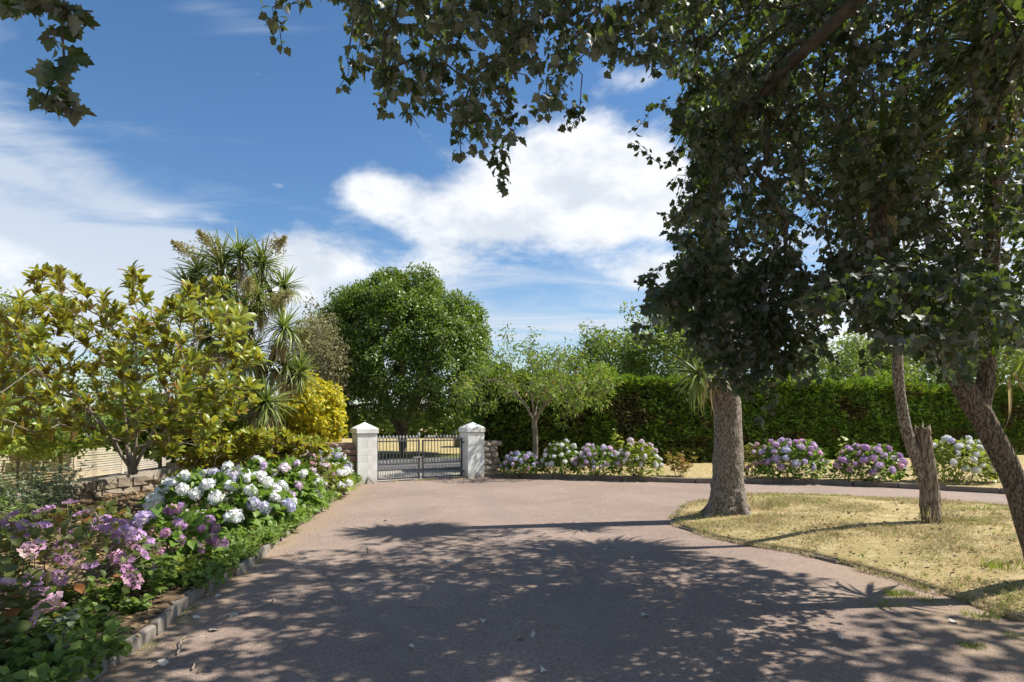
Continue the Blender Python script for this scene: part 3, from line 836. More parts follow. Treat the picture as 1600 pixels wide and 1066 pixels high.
def stone_wall(label, pts, htop, mat, thick=0.42, Lm=0.30, z0=-0.02, group=None):
    t = Thing('stone_wall', label, 'stone wall', (pts[0][0], pts[0][1], 0), group); ms = stone_meshes(mat)
    p = np.array([(q[0], q[1], 0) for q in pts], float); s = np.r_[0, np.cumsum(np.linalg.norm(np.diff(p, axis=0), axis=1))]
    core = []
    for a, b, h1, h2 in zip(p[:-1], p[1:], htop[:-1], htop[1:]):
        d = norm(b - a); nrm = np.array((d[1], -d[0], 0)) * (thick / 2 - 0.06)
        V = np.array([a - nrm, a + nrm, b + nrm, b - nrm] * 2); V[4:, 2] = (h1 - .05, h1 - .05, h2 - .05, h2 - .05); V[:4, 2] = z0 - 0.1
        core.append((V, np.array([(0, 1, 5), (0, 5, 4), (1, 2, 6), (1, 6, 5), (2, 3, 7), (2, 7, 6), (3, 0, 4), (3, 4, 7), (4, 5, 6), (4, 6, 7)])))
    V, T = cat(core); t.mesh('mortar_core', V, T, M_mortar)
    row = 0; z = z0; k = 0
    while True:
        hgt = 0.15 + 0.06 * rng.random(); 
        if z + hgt > max(htop) + 0.03: break
        a = -rng.random() * 0.2
        while a < s[-1]:
            L = Lm * (0.7 + 0.8 * rng.random()); m = min(max(a + L / 2, 0), s[-1])
            q = np.array([np.interp(m, s, p[:, c]) for c in range(3)]); i = min(np.searchsorted(s, m, 'right') - 1, len(p) - 2); d = norm(p[i + 1] - p[i])
            if z + hgt * 0.7 < np.interp(m, s, htop) and L > 0.1:
                t.put('stone', ms[k % len(ms)], rotz(math.atan2(d[1], d[0]) + rng.normal() * 0.05), q + (0, 0, z + hgt / 2), np.array((L - 0.015, thick * (0.96 + 0.12 * rng.random()), hgt - 0.012))[None, :])
            a += L; k += 1
        z += hgt
    return t


stone_wall('low tan rubble stone wall behind the magnolia at the back of the bed', WL[1:5], [0.52, 0.52, 0.55, 0.75], M_tanstone, 0.40, 0.34)
e1 = pc1 - GA * 0.30
stone_wall('reddish granite rubble wall abutting the white pillar by the blue hydrangeas', [e1 - GA * 1.9 + np.array((0, -0.25, 0)), e1 - GA * 0.9, e1], [0.85, 1.02, 1.06], M_redstone, 0.36, 0.30)
e2 = pc2 + GA * 0.29
stone_wall('short tan granite rubble wall end between the gate pillar and the hedge', [e2, e2 + GA * 0.42], [0.98, 1.0], M_tanstone, 0.36, 0.26)

# slatted fence beyond the wall
ft = Thing('slatted_fence', 'pale timber fence of narrow horizontal slats behind the magnolia', 'fence', (-11.5, 11.0, -0.04))
fx = lambda y: -11.25 - 0.05 * (y - 12)
ys = [9.6, 12.0, 14.1, 15.8, 17.9, 20.0, 22.1]
post = box_mesh('post', 0.09, 0.09, 0.92, M_wood, 0.005); sl_ = {}
for y in ys: ft.put('post', post, I3, (fx(y) + 0.05, y, 0.42))
for a, b in zip(ys[:-1], ys[1:]):
    L = round(b - a - 0.10, 2); me = sl_.setdefault(L, box_mesh('slat', 0.02, L, 0.048, M_wood, 0.003))
    for k in range(12): ft.put('slat', me, I3, (fx((a + b) / 2) + 0.02 + rng.normal() * 0.002, (a + b) / 2, 0.05 + k * 0.066 + rng.normal() * 0.002))

# ================================================================ TREES


def crown_leaves(tips, per, rad, size, up=0.35, out_c=None, flat=1.0):
    """leaf clumps round the tips; leaves look outward from the crown centre"""
    n = len(tips) * per; c = np.repeat(tips, per, axis=0)
    off = rand_dir(n) * (rng.random(n) ** 0.5)[:, None] * rad; off[:, 2] *= flat
    pos = c + off
    d = rand_dir(n) * 0.8 + norm(off) * 0.7 + np.array((0, 0, -0.15))
    u = rand_dir(n) * 0.7 + np.array((0, 0, up))
    if out_c is not None: u += norm(pos - out_c) * 0.7
    return pos, frames(d, u), size * (0.65 + 0.7 * rng.random(n))


def ellipsoid_tips(n, c, r, shell=0.5, zmin=-1.0, lump=0.18, seed=0.0):
    out = []
    while len(out) < n:
        d = rand_dir(1)[0]
        if d[2] < zmin: continue
        k = 1 + lump * (mnoise.noise(Vector(d * 2.3) + Vector((seed, seed, 0))) + 0.7 * mnoise.noise(Vector(d * 6.0) + Vector((seed, 3, 0))))
        f = (shell + (1 - shell) * rng.random() ** 0.5) * k
        out.append(np.array(c) + d * np.array(r) * f)
    return np.array(out)


def tree(name, label, base, stems, tips, leaf, lmat, per, rad, size, bmat, r_tip, group=None, up=0.35, out_c=None, step=0.4, pathw=0.3, flat=1.0, nparts=0, bulge=0.05, power=0.5, branch_name='branches', rmax=9, category='tree'):
    t = Thing(name, label, category, base, group)
    A, PR, ti, nr = grow(stems, tips, step, bulge, 0.03, pathw)
    V, T = skin(A, PR, r_tip, power, rmax)
    t.mesh('trunk', V, T, bmat, None, None, None, True)
    pos, R, s = crown_leaves(tips, per, rad, size, up, out_c, flat)
    split_leaves(t, leaf, lmat, pos, R, s, nparts, bulk='crown')
    return t


# --- the big dark evergreen beyond the gate
bx, by = P(629, 0, 28)[0], 28.0
tips = np.vstack([ellipsoid_tips(1650, (bx - 0.1, by, 4.0), (4.3, 3.9, 4.22), 0.68, -0.66, 0.11, 1.0)])
tips = tips[(tips[:, 2] > 0.75) & ((tips[:, 2] > 3.4) | (rng.random(len(tips)) < 0.62))]
stems = []
b0 = np.array((bx, by, -0.05)); cnt = 0
for k in range(7):
    a = k / 7 * 2 * math.pi + 0.4; r = 0.9 + 0.9 * (k % 3) / 2
    pl = [b0 + (0.04 * math.cos(a), 0.04 * math.sin(a), 0), b0 + (0.16 * math.cos(a), 0.16 * math.sin(a), 1.0), b0 + (r * math.cos(a) * 0.9, r * math.sin(a) * 0.9, 2.6), b0 + (r * 1.5 * math.cos(a), r * 1.5 * math.sin(a), 4.6)]
    stems.append((smooth_path(pl, 5), -1))
tree('evergreen_tree', 'broad round dark green evergreen tree standing beyond the gate', b0, stems, tips, TP_quad, L_dark, 88, 0.34, 0.13, M_bark, 0.013, None, 0.6, np.array((bx, by, 3.0)), 0.5)

# --- paler tree between the palm and the evergreen
c = P(496, 545, 24); tips = ellipsoid_tips(150, (c[0], 24, 3.6), (1.15, 1.2, 2.35), 0.5, -0.95, 0.25, 5.0)
tree('flowering_tree', 'beige green tree with fading blossom against the dark evergreen', (c[0], 24, 0), [(smooth_path([(c[0], 24, -0.04), (c[0] + .1, 24, 1.5), (c[0], 24, 3.4)], 5), -1)], tips, TP_quad, L_beige, 75, 0.38, 0.11, M_bark, 0.014, None, 0.5)

# --- trees behind and beside
for (px, py, Y, rx, rz, n, lb, mt, nm) in [
        (8, 565, 25, 1.7, 2.8, 170, 'green broadleaf tree at the far left edge behind the magnolia', L_back, 'broadleaf_tree'),
        (-130, 600, 30, 3.0, 3.0, 120, 'green broadleaf tree mostly outside the left edge of the view', L_back, 'broadleaf_tree'),
        (1045, 566, 23.5, 1.9, 2.2, 240, 'bright green tree rising above the hedge left of the thick palm trunk', L_back, 'broadleaf_tree'),
        (945, 580, 26, 1.5, 1.6, 110, 'small dark feathery tree top just above the hedge by the cherry tree', L_dark, 'conifer_tree'),
        (1500, 560, 29, 4.2, 2.7, 480, 'pale green tree above the hedge behind the leaning trunk', L_back, 'broadleaf_tree'),
        (1330, 590, 28, 3.0, 1.8, 280, 'low green tree above the hedge between the two palm trunks', L_back, 'broadleaf_tree'),
        (250, 600, 27, 3.2, 2.4, 160, 'dim green tree in the gap behind the magnolia crown', L_dark, 'broadleaf_tree')]:
    c = P(px, py, Y); c[2] = max(c[2], 1.2); tips = ellipsoid_tips(n, c, (rx, rx, rz), 0.45, -0.9, 0.35, px)
    tips = tips[tips[:, 2] > 0.3]
    tree(nm, lb, (c[0], Y, 0), [(smooth_path([(c[0], Y, -0.04), (c[0] + .1, Y, c[2] * 0.5), (c[0], Y, c[2])], 5), -1)], tips, TP_quad, mt, 60, 0.42, 0.14, M_bark, 0.013, 'trees behind the garden', 0.5)

# --- little cherry tree in the back lawn
cx, cy = 0.66, 17.6
cb = np.array((cx, cy, 0.07)); tips = []
while len(tips) < 135:
    a = rng.random() * 2 * math.pi; r = 2.25 * rng.random() ** 0.6; z = 1.85 + (rng.random() ** 0.8) * 2.15 * (1 - (r / 2.7) ** 2) + 0.1
    tips.append((cx + r * math.cos(a), cy + r * math.sin(a) * 0.9, z + 0.0 * r))
tips = np.array(tips)
arch = [P(905, 560, cy), P(930, 535, cy), P(945, 523, cy - .1), P(915, 513, cy), P(885, 548, cy), P(930, 600, cy - .6), P(955, 592, cy - .6), P(898, 625, cy - .8), P(880, 655, cy - .8), P(790, 520, cy), P(835, 525, cy), P(760, 545, cy)]
tips = np.vstack([tips, arch])
stems = [(smooth_path([cb, cb + (0.02, 0, 0.8), cb + (-0.02, 0, 1.45)], 4), -1)]
for k in range(6):
    a = k * 1.05 + 0.3; stems.append(([cb + (0.25 * math.cos(a), 0.25 * math.sin(a), 1.85), cb + (0.7 * math.cos(a), 0.7 * math.sin(a), 2.3)], 8))
t = Thing('cherry_tree', 'small spreading cherry tree with thin straight trunk in front of the hedge', 'tree', cb)
A, PR, ti, nr = grow(stems, tips, 0.25, 0.05, 0.03, 0.3); V, T = skin(A, PR, 0.008, 0.5, 0.07, np.full(9, 0.078)); t.mesh('trunk', V, T, M_bark, None, None, None, True)
pos, R, s = crown_leaves(tips, 48, 0.30, 0.125, 0.5)
d = R[:, :, 1] * 0.9 + np.array((0, 0, -0.22)); R = frames(d, R[:, :, 2]); split_leaves(t, TP_lance, L_cherry, pos, R, s, 150, bulk='crown')

# --- shrubs in the corner left of the gate
for (px, py, Y, rx, rz, n, per, lb, mt, sz, nm, tm) in [
        (484, 652, 15.4, 0.80, 0.98, 190, 62, 'dome of golden yellow leaves behind the granite wall', L_gold, 0.085, 'golden_shrub', TP_oval),
        (415, 660, 15.0, 0.62, 0.90, 90, 55, 'grey green shrub between the golden shrub and the palm', L_grey, 0.085, 'grey_shrub', TP_lance),
        (28, 688, 13.2, 0.75, 0.42, 50, 50, 'yellow green bush above the fence at the left edge', L_hydlime, 0.08, 'yellow_shrub', TP_oval)
        ,(330, 668, 13.6, 0.95, 0.75, 100, 55, 'yellow green bush behind the low magnolia bough', L_hydlime, 0.10, 'leafy_bush', TP_oval),
        (250, 672, 13.0, 0.85, 0.60, 80, 55, 'dark green bush right of the magnolia trunk beyond the wall', L_dark, 0.10, 'leafy_bush', TP_oval),
        (95, 676, 14.8, 0.95, 0.50, 70, 50, 'mid green bush beyond the fence left of the magnolia trunk', L_weed, 0.10, 'leafy_bush', TP_oval)]:
    c = P(px, py, Y); tips = ellipsoid_tips(n, c, (rx, rx, rz), 0.6, -0.95, 0.25, px)
    tree(nm, lb, (c[0], Y, 0.0), [(smooth_path([(c[0], Y, 0), (c[0], Y, c[2] * .5), (c[0], Y, c[2])], 4), -1)], tips, tm, mt, per, 0.2, sz, M_stem, 0.006, None, 0.6, c, 0.25, nparts=0, category='shrub')

# ================================================================ HEDGE
H0, H1 = np.array((-0.75, 18.75, 0)), np.array((33.0, 29.45, 0)); HT = 2.95
hd = norm(H1 - H0); hn = np.array((hd[1], -hd[0], 0)); HL = float(np.linalg.norm(H1 - H0))
ht = Thing('clipped_hedge', 'tall dark clipped conifer hedge along the back of the garden', 'hedge', H0)
nu, nv = 150, 24; V, T = [], []


def hbulge(u, z): return 0.10 * mnoise.noise(Vector((u * 0.9, z * 0.9, 1.0))) + 0.09 * mnoise.noise(Vector((u * 3.1, z * 3.1, 7.0)))
def htop(u): return HT + 0.10 * mnoise.noise(Vector((u * 0.5, 0, 3.0))) - 0.006 * u


for i in range(nu + 1):
    u = HL * i / nu
    for j in range(nv + 1):
        z = htop(u) * j / nv - 0.03; V.append(H0 + hd * u + hn * (hbulge(u, z) - 0.20) + (0, 0, z - 0.1))
    V.append(H0 + hd * u - hn * 1.3 + (0, 0, htop(u) - 0.1)); V.append(H0 + hd * u - hn * 1.3 + (0, 0, -0.03))
m = nv + 3
for i in range(nu):
    for j in range(m - 1): a = i * m + j; T += [(a, a + m, a + m + 1), (a, a + m + 1, a + 1)]
n0 = len(V); V.append(H0 - hn * 0.6 + (0, 0, 1.4))
for j in range(m): T.append((n0, j, (j + 1) % m))
ht.mesh('light_block_core', V, T, M_core)  # solid dark core added inside the hedge to block light
n = 74000; u = HL * rng.random(n) ** 0.9 * 1.0; z = HT * rng.random(n)
b = np.array([hbulge(a, c) for a, c in zip(u, z)]); depth = rng.random(n) ** 1.6 * 0.24 - 0.05
pos = H0 + hd * u[:, None] + hn * (b - depth + 0.02)[:, None] + np.column_stack([np.zeros((n, 2)), z])
d = hn * 0.75 + rng.normal(size=(n, 3)) * 0.5 + np.array((0.0, 0, 0.05)); R = frames(d, np.array((0.45, -0.2, 1.0)) + rng.normal(size=(n, 3)) * 0.45)
thin = np.array([mnoise.fractal(Vector((a * 0.55, c * 0.8, 21)), 1, 2, 4) for a, c in zip(u, z)]); brown = (thin > 0.30) | ((z < 0.9 + 0.5 * thin) & (u < 8) & (rng.random(n) < 0.6)); kp = rng.random(n) < np.clip(1.05 - np.maximum(thin - 0.15, 0) * 1.6, .35, 1)
for nm_, mk, mt_ in (('clipped_face', ~brown & kp, L_hedge), ('brown_patches', brown & kp, L_hedgebrown)):
    V, T, v = tmpl_scatter(TP_spray, pos[mk], R[mk], 0.10 + 0.10 * rng.random(mk.sum())); ht.mesh(nm_, V, T, mt_, v, None, 'stuff')
# end face towards the gate
n = 4500; w = 1.4 * rng.random(n); z = HT * rng.random(n)
pos = H0 - hn * w[:, None] + hd * (-0.05 - 0.1 * rng.random(n))[:, None] + np.column_stack([np.zeros((n, 2)), z]); d = -hd * 0.8 + rng.normal(size=(n, 3)) * 0.5
V, T, v = tmpl_scatter(TP_spray, pos, frames(d, np.array((0, 0, 1.0)) + rng.normal(size=(n, 3)) * 0.4), 0.11 + 0.09 * rng.random(n)); ht.mesh('clipped_end', V, T, L_hedge, v, None, 'stuff')
n = 23000; u = HL * rng.random(n); w = -0.05 + 1.4 * rng.random(n) ** 1.3
tz = np.array([htop(a) for a in u]) + 0.22 * rng.random(n) ** 2 * (0.4 + np.array([abs(mnoise.noise(Vector((a * 1.1, 5, 0)))) * 4.0 for a in u])) - 0.18
pos = H0 + hd * u[:, None] - hn * w[:, None] + np.column_stack([np.zeros((n, 2)), tz])
d = np.array((0, 0, 0.8)) + hn * 0.35 + rng.normal(size=(n, 3)) * 0.45
V, T, v = tmpl_scatter(TP_spray, pos, frames(d, hn + rng.normal(size=(n, 3)) * 0.4), 0.14 + 0.13 * rng.random(n)); ht.mesh('new_growth', V, T, L_hedgetop, v, None, 'stuff')

# hedgerow and shed across the field
ht2 = Thing('field_hedgerow', 'dark low hedgerow across the far side of the dry field', 'hedgerow', (-20, 52, 0))
n = 26000; pos = np.column_stack([-75 + 100 * rng.random(n), 52 + 2.5 * rng.random(n), np.zeros(n)])
pos[:, 2] = rng.random(n) * (2.1 + 1.3 * np.array([mnoise.fractal(Vector((x * 0.25, 0, 0)), 1, 2, 3) for x in pos[:, 0]]))
V, T, v = tmpl_scatter(TP_quad, pos, frames(rand_dir(n), rand_dir(n) + (0, -0.5, 0.6)), 0.5); ht2.mesh('foliage', V, T, L_dark, v, None, 'stuff')
st = Thing('low_shed', 'low shed with a pale green roof across the lane, behind the gate', 'shed', P(742, 690, 36) * (1, 1, 0))
M_roof = noisy_mat('pale_green_roof', (0.36, 0.50, 0.44), (0.42, 0.56, 0.50), 5, 0.6); M_shed = noisy_mat('shed_boards', (0.12, 0.13, 0.07), (0.17, 0.18, 0.10), 8, 0.9)
st.put('wall', box_mesh('wall', 2.3, 1.8, 0.80, M_shed), I3, st.base + (0, 0, 0.40))
rv = np.array([(-1.35, -1.1, 0.80), (1.35, -1.1, 0.80), (1.35, 1.1, 0.80), (-1.35, 1.1, 0.80), (-0.75, -0, 1.07), (0.75, 0, 1.07)]) + st.base
st.mesh('roof', rv, np.array([(0, 1, 5), (0, 5, 4), (2, 3, 4), (2, 4, 5), (1, 2, 5), (3, 0, 4), (0, 2, 1), (0, 3, 2)]), M_roof)

bh = Thing('boundary_hedge', 'loose green hedge beyond the slatted fence at the left', 'hedge', (-15, 18, 0))
n = 17000; yy_ = 9 + 24 * rng.random(n); pos = np.column_stack([-14.3 - 0.08 * (yy_ - 12) - 1.6 * rng.random(n), yy_, np.zeros(n)]); pos[:, 2] = rng.random(n) ** 0.8 * (2.0 + 1.1 * np.array([mnoise.fractal(Vector((0, b_ * 0.35, 4)), 1, 2, 3) for b_ in yy_]))
V, T, v = tmpl_scatter(TP_quad, pos, frames(rand_dir(n), rand_dir(n) + (0.4, -.3, .6)), 0.16 + 0.1 * rng.random(n)); bh.mesh('foliage', V, T, L_back, v, None, 'stuff')

# ================================================================ CORDYLINE PALMS


def sword(L, w, arch_, n=6):
    """one sword leaf along local y, arching down (-z)"""
    f = np.linspace(0, 1, n); ang = -arch_ * f ** 1.6; dy, dz = np.cos(ang), np.sin(ang)
    y = np.r_[0, np.cumsum(dy[:-1])] / (n - 1) * L; z = np.r_[0, np.cumsum(dz[:-1])] / (n - 1) * L
    ws = w * np.array([0.7, 1, 1, 0.8, 0.5, 0.04])[:n]
    return strip(ws, y, z)


SW = [sword(1.0, 0.028, a) for a in (0.25, 0.7, 1.2, 1.9)]


def tuft(thing, c, axis, L, n=95, dead=35, mat=L_sword, name='leaf_tuft', single=0, droop=1.0, parent=None):
    axis = norm(np.asarray(axis, float)); parts = []; dp = []
    th = np.arccos(1 - 1.35 * rng.random(n) ** 0.85)                          # angle from the axis
    ph = rng.random(n) * 2 * math.pi
    e1 = norm(np.cross(axis, (0.3, 0.9, 0.2))); e2 = np.cross(axis, e1)
    d = axis * np.cos(th)[:, None] + (e1 * np.cos(ph)[:, None] + e2 * np.sin(ph)[:, None]) * np.sin(th)[:, None]
    d[:, 2] -= 0.10 * droop
    R = frames(d, np.array((0, 0, 1.0)) + axis * 0.4 + rng.normal(size=(n, 3)) * 0.25)
    pos = c + axis * (rng.random(n) * 0.12)[:, None]; s = L * (0.75 + 0.4 * rng.random(n))
    k = np.clip((th * 1.7 * droop).astype(int), 0, 3)
    if single:
        mss = [np_mesh('leaf', a[0], a[1], mat, np.zeros(len(a[0]))) for a in SW]
        for i in range(min(single, n)): thing.put('leaf', mss[k[i]], R[i], pos[i], s[i], parent)
        sel = np.arange(n) >= single
    else: sel = np.ones(n, bool)
    for q in range(4):
        m_ = sel & (k == q)
        if m_.any(): parts.append(tmpl_scatter(SW[q], pos[m_], R[m_], s[m_]))
    if parts:
        V, T, v = merge(parts); thing.mesh(name, V, T, mat, v, parent, 'stuff')
    if dead:
        ph = rng.random(dead) * 2 * math.pi; d = (e1 * np.cos(ph)[:, None] + e2 * np.sin(ph)[:, None]) * 0.5 + np.array((0, 0, -0.75)) + rng.normal(size=(dead, 3)) * 0.15
        R = frames(d, (e1 * np.cos(ph)[:, None] + e2 * np.sin(ph)[:, None]) + np.array((0, 0, 0.3)))
        V, T, v = tmpl_scatter(SW[1], c - axis * (0.05 + 0.25 * rng.random(dead))[:, None], R, L * (0.6 + 0.35 * rng.random(dead)))
        thing.mesh('dead_leaves', V, T, L_straw, v, parent, 'stuff')


def panicle(thing, c, d, L, n=520):
    """a dry branching flower spike"""
    d = norm(np.asarray(d, float)); f = rng.random(n); pos = c + d * (f * L)[:, None] + rng.normal(size=(n, 3)) * 0.13 * (1.1 - f)[:, None]
    V, T, v = tmpl_scatter(TP_lance, pos, frames(d * 0.7 + rng.normal(size=(n, 3)) * 0.7, rand_dir(n)), 0.05 + 0.05 * rng.random(n)); thing.mesh('seed_spray', V, T, L_seed, v, None, 'stuff')


def bumpy(seed, amp, kf=5.0):
    def f(n, s):
        out = np.ones((n, s))
        for i in range(n):
            for j in range(s):
                a = 2 * math.pi * j / s; out[i, j] = 1 + amp * (mnoise.fractal(Vector((math.cos(a) * 1.6, math.sin(a) * 1.6, i * 0.16 + seed)), 1.0, 2.0, 4) + 0.7 * mnoise.noise(Vector((math.cos(a) * kf, math.sin(a) * kf, i * 0.55 + seed))))
        return out
    return f


# multi-headed palm in the left bed
t = Thing('cordyline_palm', 'many-headed shaggy palm rising behind the magnolia', 'palm tree', P(390, 690, 13.5) * (1, 1, 0))
b = t.base; Yp = 13.5
heads = [(312, 415, 13.7, 0.62, (-0.5, 0, .8)), (345, 405, 13.4, .75, (0, 0, 1)), (375, 392, 13.3, .62, (0, 0, 1)), (408, 405, 13.6, .72, (.35, .2, .9)), (440, 440, 13.6, .62, (.6, 0, .8)), (442, 505, 13.1, .70, (.45, -.3, .8)),
         (375, 480, 12.9, .80, (-.1, -.5, .7)), (352, 445, 13.3, .75, (-.3, -.2, .9)), (462, 572, 13.9, .66, (.8, .2, .5)), (415, 620, 13.0, .80, (.4, -.5, .5)), (440, 560, 13.6, .62, (.6, .3, .5)), (330, 520, 13.4, .75, (-.6, -.2, .5))]
tipsP = np.array([P(a, q + 24, Y) for a, q, Y, *_ in heads])
stems = [(smooth_path([b, P(388, 655, Yp), P(398, 610, Yp), P(410, 565, Yp)], 5), -1), (smooth_path([P(385, 650, Yp), P(372, 560, Yp), P(375, 500, Yp)], 5), 4), (smooth_path([P(400, 605, Yp), P(425, 560, Yp), P(436, 530, Yp)], 5), 9)]
heads += [(300, 440, 13.6, .6, (-.7, 0, .5)), (405, 455, 13.2, .7, (.2, -.4, .8)), (390, 540, 13.0, .8, (.1, -.6, .5))]
tipsP = np.array([P(a, q + 24, Y) for a, q, Y, *_ in heads])
A, PR, ti, nr = grow(stems, tipsP, 0.2, 0.0, 0.02, 0.25); V, T = skin(A, PR, 0.055, 0.42, 0.22); t.mesh('trunk', V, T, M_leanbark, None, None, None, True)
for (px, py, Y, L, ax) in heads: tuft(t, P(px, py + 12, Y), ax, L, 120, 70)
for (px, py, Y, dx) in [(310, 405, 13.4, -.5), (420, 395, 13.4, .6), (425, 480, 13.0, .6), (455, 540, 13.4, .6), (385, 470, 12.8, .2), (340, 398, 13.1, -.2)]: panicle(t, P(px, py, Y), (dx, -.3, .35), 0.55)

# thick corky trunk on the lawn
Y1 = 9.56; t = Thing('cordyline_palm', 'thick corky palm trunk on the tip of the lawn, wider at its foot', 'palm tree', P(1137, 808, Y1)); t1 = t
path = smooth_path([P(1137, 816, Y1), P(1137, 795, Y1), P(1137, 760, Y1), P(1138, 700, Y1), P(1135, 600, Y1), P(1130, 480, Y1), P(1122, 360, Y1), P(1112, 260, Y1)], 16)
yy = proj(path)[1]; rad = np.interp(-yy, [-816, -800, -775, -740, -690, -600, -260], [0.40, 0.325, 0.262, 0.232, 0.215, 0.20, 0.12])
V, T = tube(path, rad, 44, True, bumpy(2.0, 0.085)); t.mesh('trunk', V, T, M_palmbark, None, None, None, True)
for a, r in ((0.3, 0.25), (2.2, 0.22), (3.6, 0.24), (5.2, 0.26)):
    q = P(1137, 808, Y1); V, T = tube(smooth_path([q + (0.22 * math.cos(a), 0.22 * math.sin(a), 0.42), q + (0.30 * math.cos(a), 0.30 * math.sin(a), 0.15), q + (0.50 * math.cos(a), 0.50 * math.sin(a), -0.08)], 6), np.linspace(0.06, 0.09, 13), 12, True, bumpy(a, 0.12)); t.mesh('root_flare', V, T, M_palmbark, None, None, None, True)
q = P(1098, 588, Y1 - .3); V, T = tube(smooth_path([P(1128, 622, Y1), P(1112, 603, Y1 - .15), q], 5), 0.05, 10); ss = t.mesh('side_shoot', V, T, M_leanbark, None, None, None, True)
tuft(t, q, (-.75, -.35, .55), 0.62, 120, 10, single=60, parent=ss)
for px, py, L in ((1098, 190, .62), (1125, 205, .85), (1170, 150, .9)):
    q = P(px, py, Y1 - .1); V, T = tube(smooth_path([P(1117, 310, Y1), P((px + 1112) / 2, (py + 260) / 2 + 10, Y1), q], 5), np.linspace(.11, .07, 11), 12); br = t.mesh('branch', V, T, M_palmbark, None, None, None, True); tuft(t, q, ((px - 1115) / 100, -.1, .8), L, 130, 60, parent=br)

# slimmer trunk beside a broken stub
Y2 = 8.0; t = Thing('cordyline_palm', 'slender palm stem forking from a broken grey stub on the lawn', 'palm tree', P(1455, 815, Y2))
path = smooth_path([P(1457, 828, Y2), P(1455, 800, Y2), P(1449, 740, Y2), P(1444, 700, Y2), P(1441, 668, Y2)], 14)
V, T = tube(path, np.interp(np.linspace(0, 1, len(path)), [0, .15, .5, 1], [.145, .120, .106, .090]), 34, False, bumpy(9.0, 0.13, 7)); o0 = (len(path) - 1) * 34
V[o0:, 2] += 0.13 * np.array([mnoise.noise(Vector((math.cos(a) * 2.1, math.sin(a) * 2.1, 4))) for a in np.linspace(0, 2 * math.pi, 34, endpoint=False)]) * 2.0 * np.tile([1, .2], 17)
V = np.vstack([V, P(1441, 678, Y2)]); T = np.vstack([T, np.stack([o0 + np.arange(34), o0 + (np.arange(34) + 1) % 34, np.full(34, len(V) - 1)], -1)]); stub = t.mesh('stub', V, T, M_deadwood, None, None, None, True)
path = smooth_path([P(1447, 750, Y2), P(1434, 722, Y2), P(1420, 685, Y2), P(1411, 645, Y2), P(1404, 590, Y2), P(1401, 520, Y2), P(1398, 430, Y2), P(1392, 350, Y2), P(1392, 310, Y2)], 10)
V, T = tube(path, np.interp(np.linspace(0, 1, len(path)), [0, .2, .6, 1], [.072, .070, .060, .055]), 24, True, bumpy(5.0, 0.10)); t.mesh('stem', V, T, M_palmbark, None, None, None, True)
for px, py, L, ax in ((1392, 295, .95, (-.1, 0, 1)), (1345, 250, .8, (-.7, -.1, .7)), (1440, 235, .85, (.6, -.2, .8))):
    q = P(px, py, Y2); V, T = tube(smooth_path([P(1392, 330, Y2), (P(1392, 330, Y2) + q) / 2 + (0, 0, -.05), q], 5), .06, 10); br = t.mesh('branch', V, T, M_palmbark, None, None, None, True); tuft(t, q, ax, L, 130, 26, parent=br)

# leaning forked trunk at the right edge
Y3 = 5.43; t = Thing('cordyline_palm', 'dark leaning forked trunk at the right edge of the lawn', 'palm tree', P(1632, 905, Y3))
path = smooth_path([P(1640, 930, Y3), P(1628, 890, Y3), P(1590, 765, Y3), P(1545, 672, Y3), P(1505, 604, Y3), P(1462, 522, Y3), P(1420, 458, Y3), P(1385, 395, Y3), P(1372, 340, Y3 + .1), P(1378, 280, Y3 + .2)], 10)
V, T = tube(path, np.interp(np.linspace(0, 1, len(path)), [0, .1, .3, .42, .5, 1], [.15, .105, .092, .092, .075, .06]), 32, True, bumpy(12.0, 0.10)); t.mesh('trunk', V, T, M_leanbark, None, None, None, True)
path = smooth_path([P(1530, 648, Y3), P(1538, 612, Y3), P(1543, 560, Y3), P(1546, 470, Y3), P(1552, 300, Y3), P(1556, 110, Y3)], 8)
V, T = tube(path, np.interp(np.linspace(0, 1, len(path)), [0, .2, 1], [.075, .07, .06]), 24, True, bumpy(15.0, 0.10)); t.mesh('fork', V, T, M_leanbark, None, None, None, True)
tuft(t, P(1378, 272, Y3 + .2), (0, 0, 1), .8, 110, 24); tuft(t, P(1556, 95, Y3), (.1, -.1, 1), .95, 150, 40)
tuft(t, P(1612, 560, Y3 + .3), (.3, -.3, .5), .6, 46, 4)

# ================================================================ MAGNOLIA
Ym = 9.6; mb = P(208, 815, Ym); mb[2] = 0.1
t = Thing('magnolia_tree', 'glossy yellow green magnolia tree with rusty leaf undersides in the left bed', 'magnolia tree', mb)
poly = [(20, 470), (60, 425), (105, 425), (130, 445), (150, 480), (185, 470), (205, 425), (222, 425), (228, 480), (260, 490), (290, 455), (320, 440), (355, 445), (375, 470), (385, 520), (405, 560), (395, 610), (370, 640), (360, 700), (300, 705), (270, 720), (215, 690), (170, 695), (100, 690), (40, 690), (-30, 695), (-120, 690), (-120, 500), (-40, 480)]
sp = np.vstack([sample_poly(poly, 430), sample_poly([(250, 470), (360, 450), (410, 560), (400, 640), (300, 700), (240, 640)], 70)]); dep = Ym + 0.15 + rng.normal(size=500) * 0.95
tips = np.array([P(x, y, Y) for (x, y), Y in zip(sp, dep)])
top = np.array([P(x, y, Ym + rng.normal() * .3) for x, y in ((52, 440), (75, 425), (90, 440), (118, 437), (128, 452), (60, 455), (206, 424), (214, 440), (204, 448), (220, 455), (208, 465), (213, 430), (163, 462), (178, 482), (62, 480), (95, 470), (110, 480), (340, 440), (352, 448), (320, 445), (292, 458), (280, 470), (265, 485), (130, 480), (30, 500), (10, 520), (40, 540))])
poly2 = [(330, 690), (420, 672), (470, 680), (520, 695), (535, 705), (500, 722), (420, 738), (340, 735), (280, 760), (250, 750), (290, 715)]
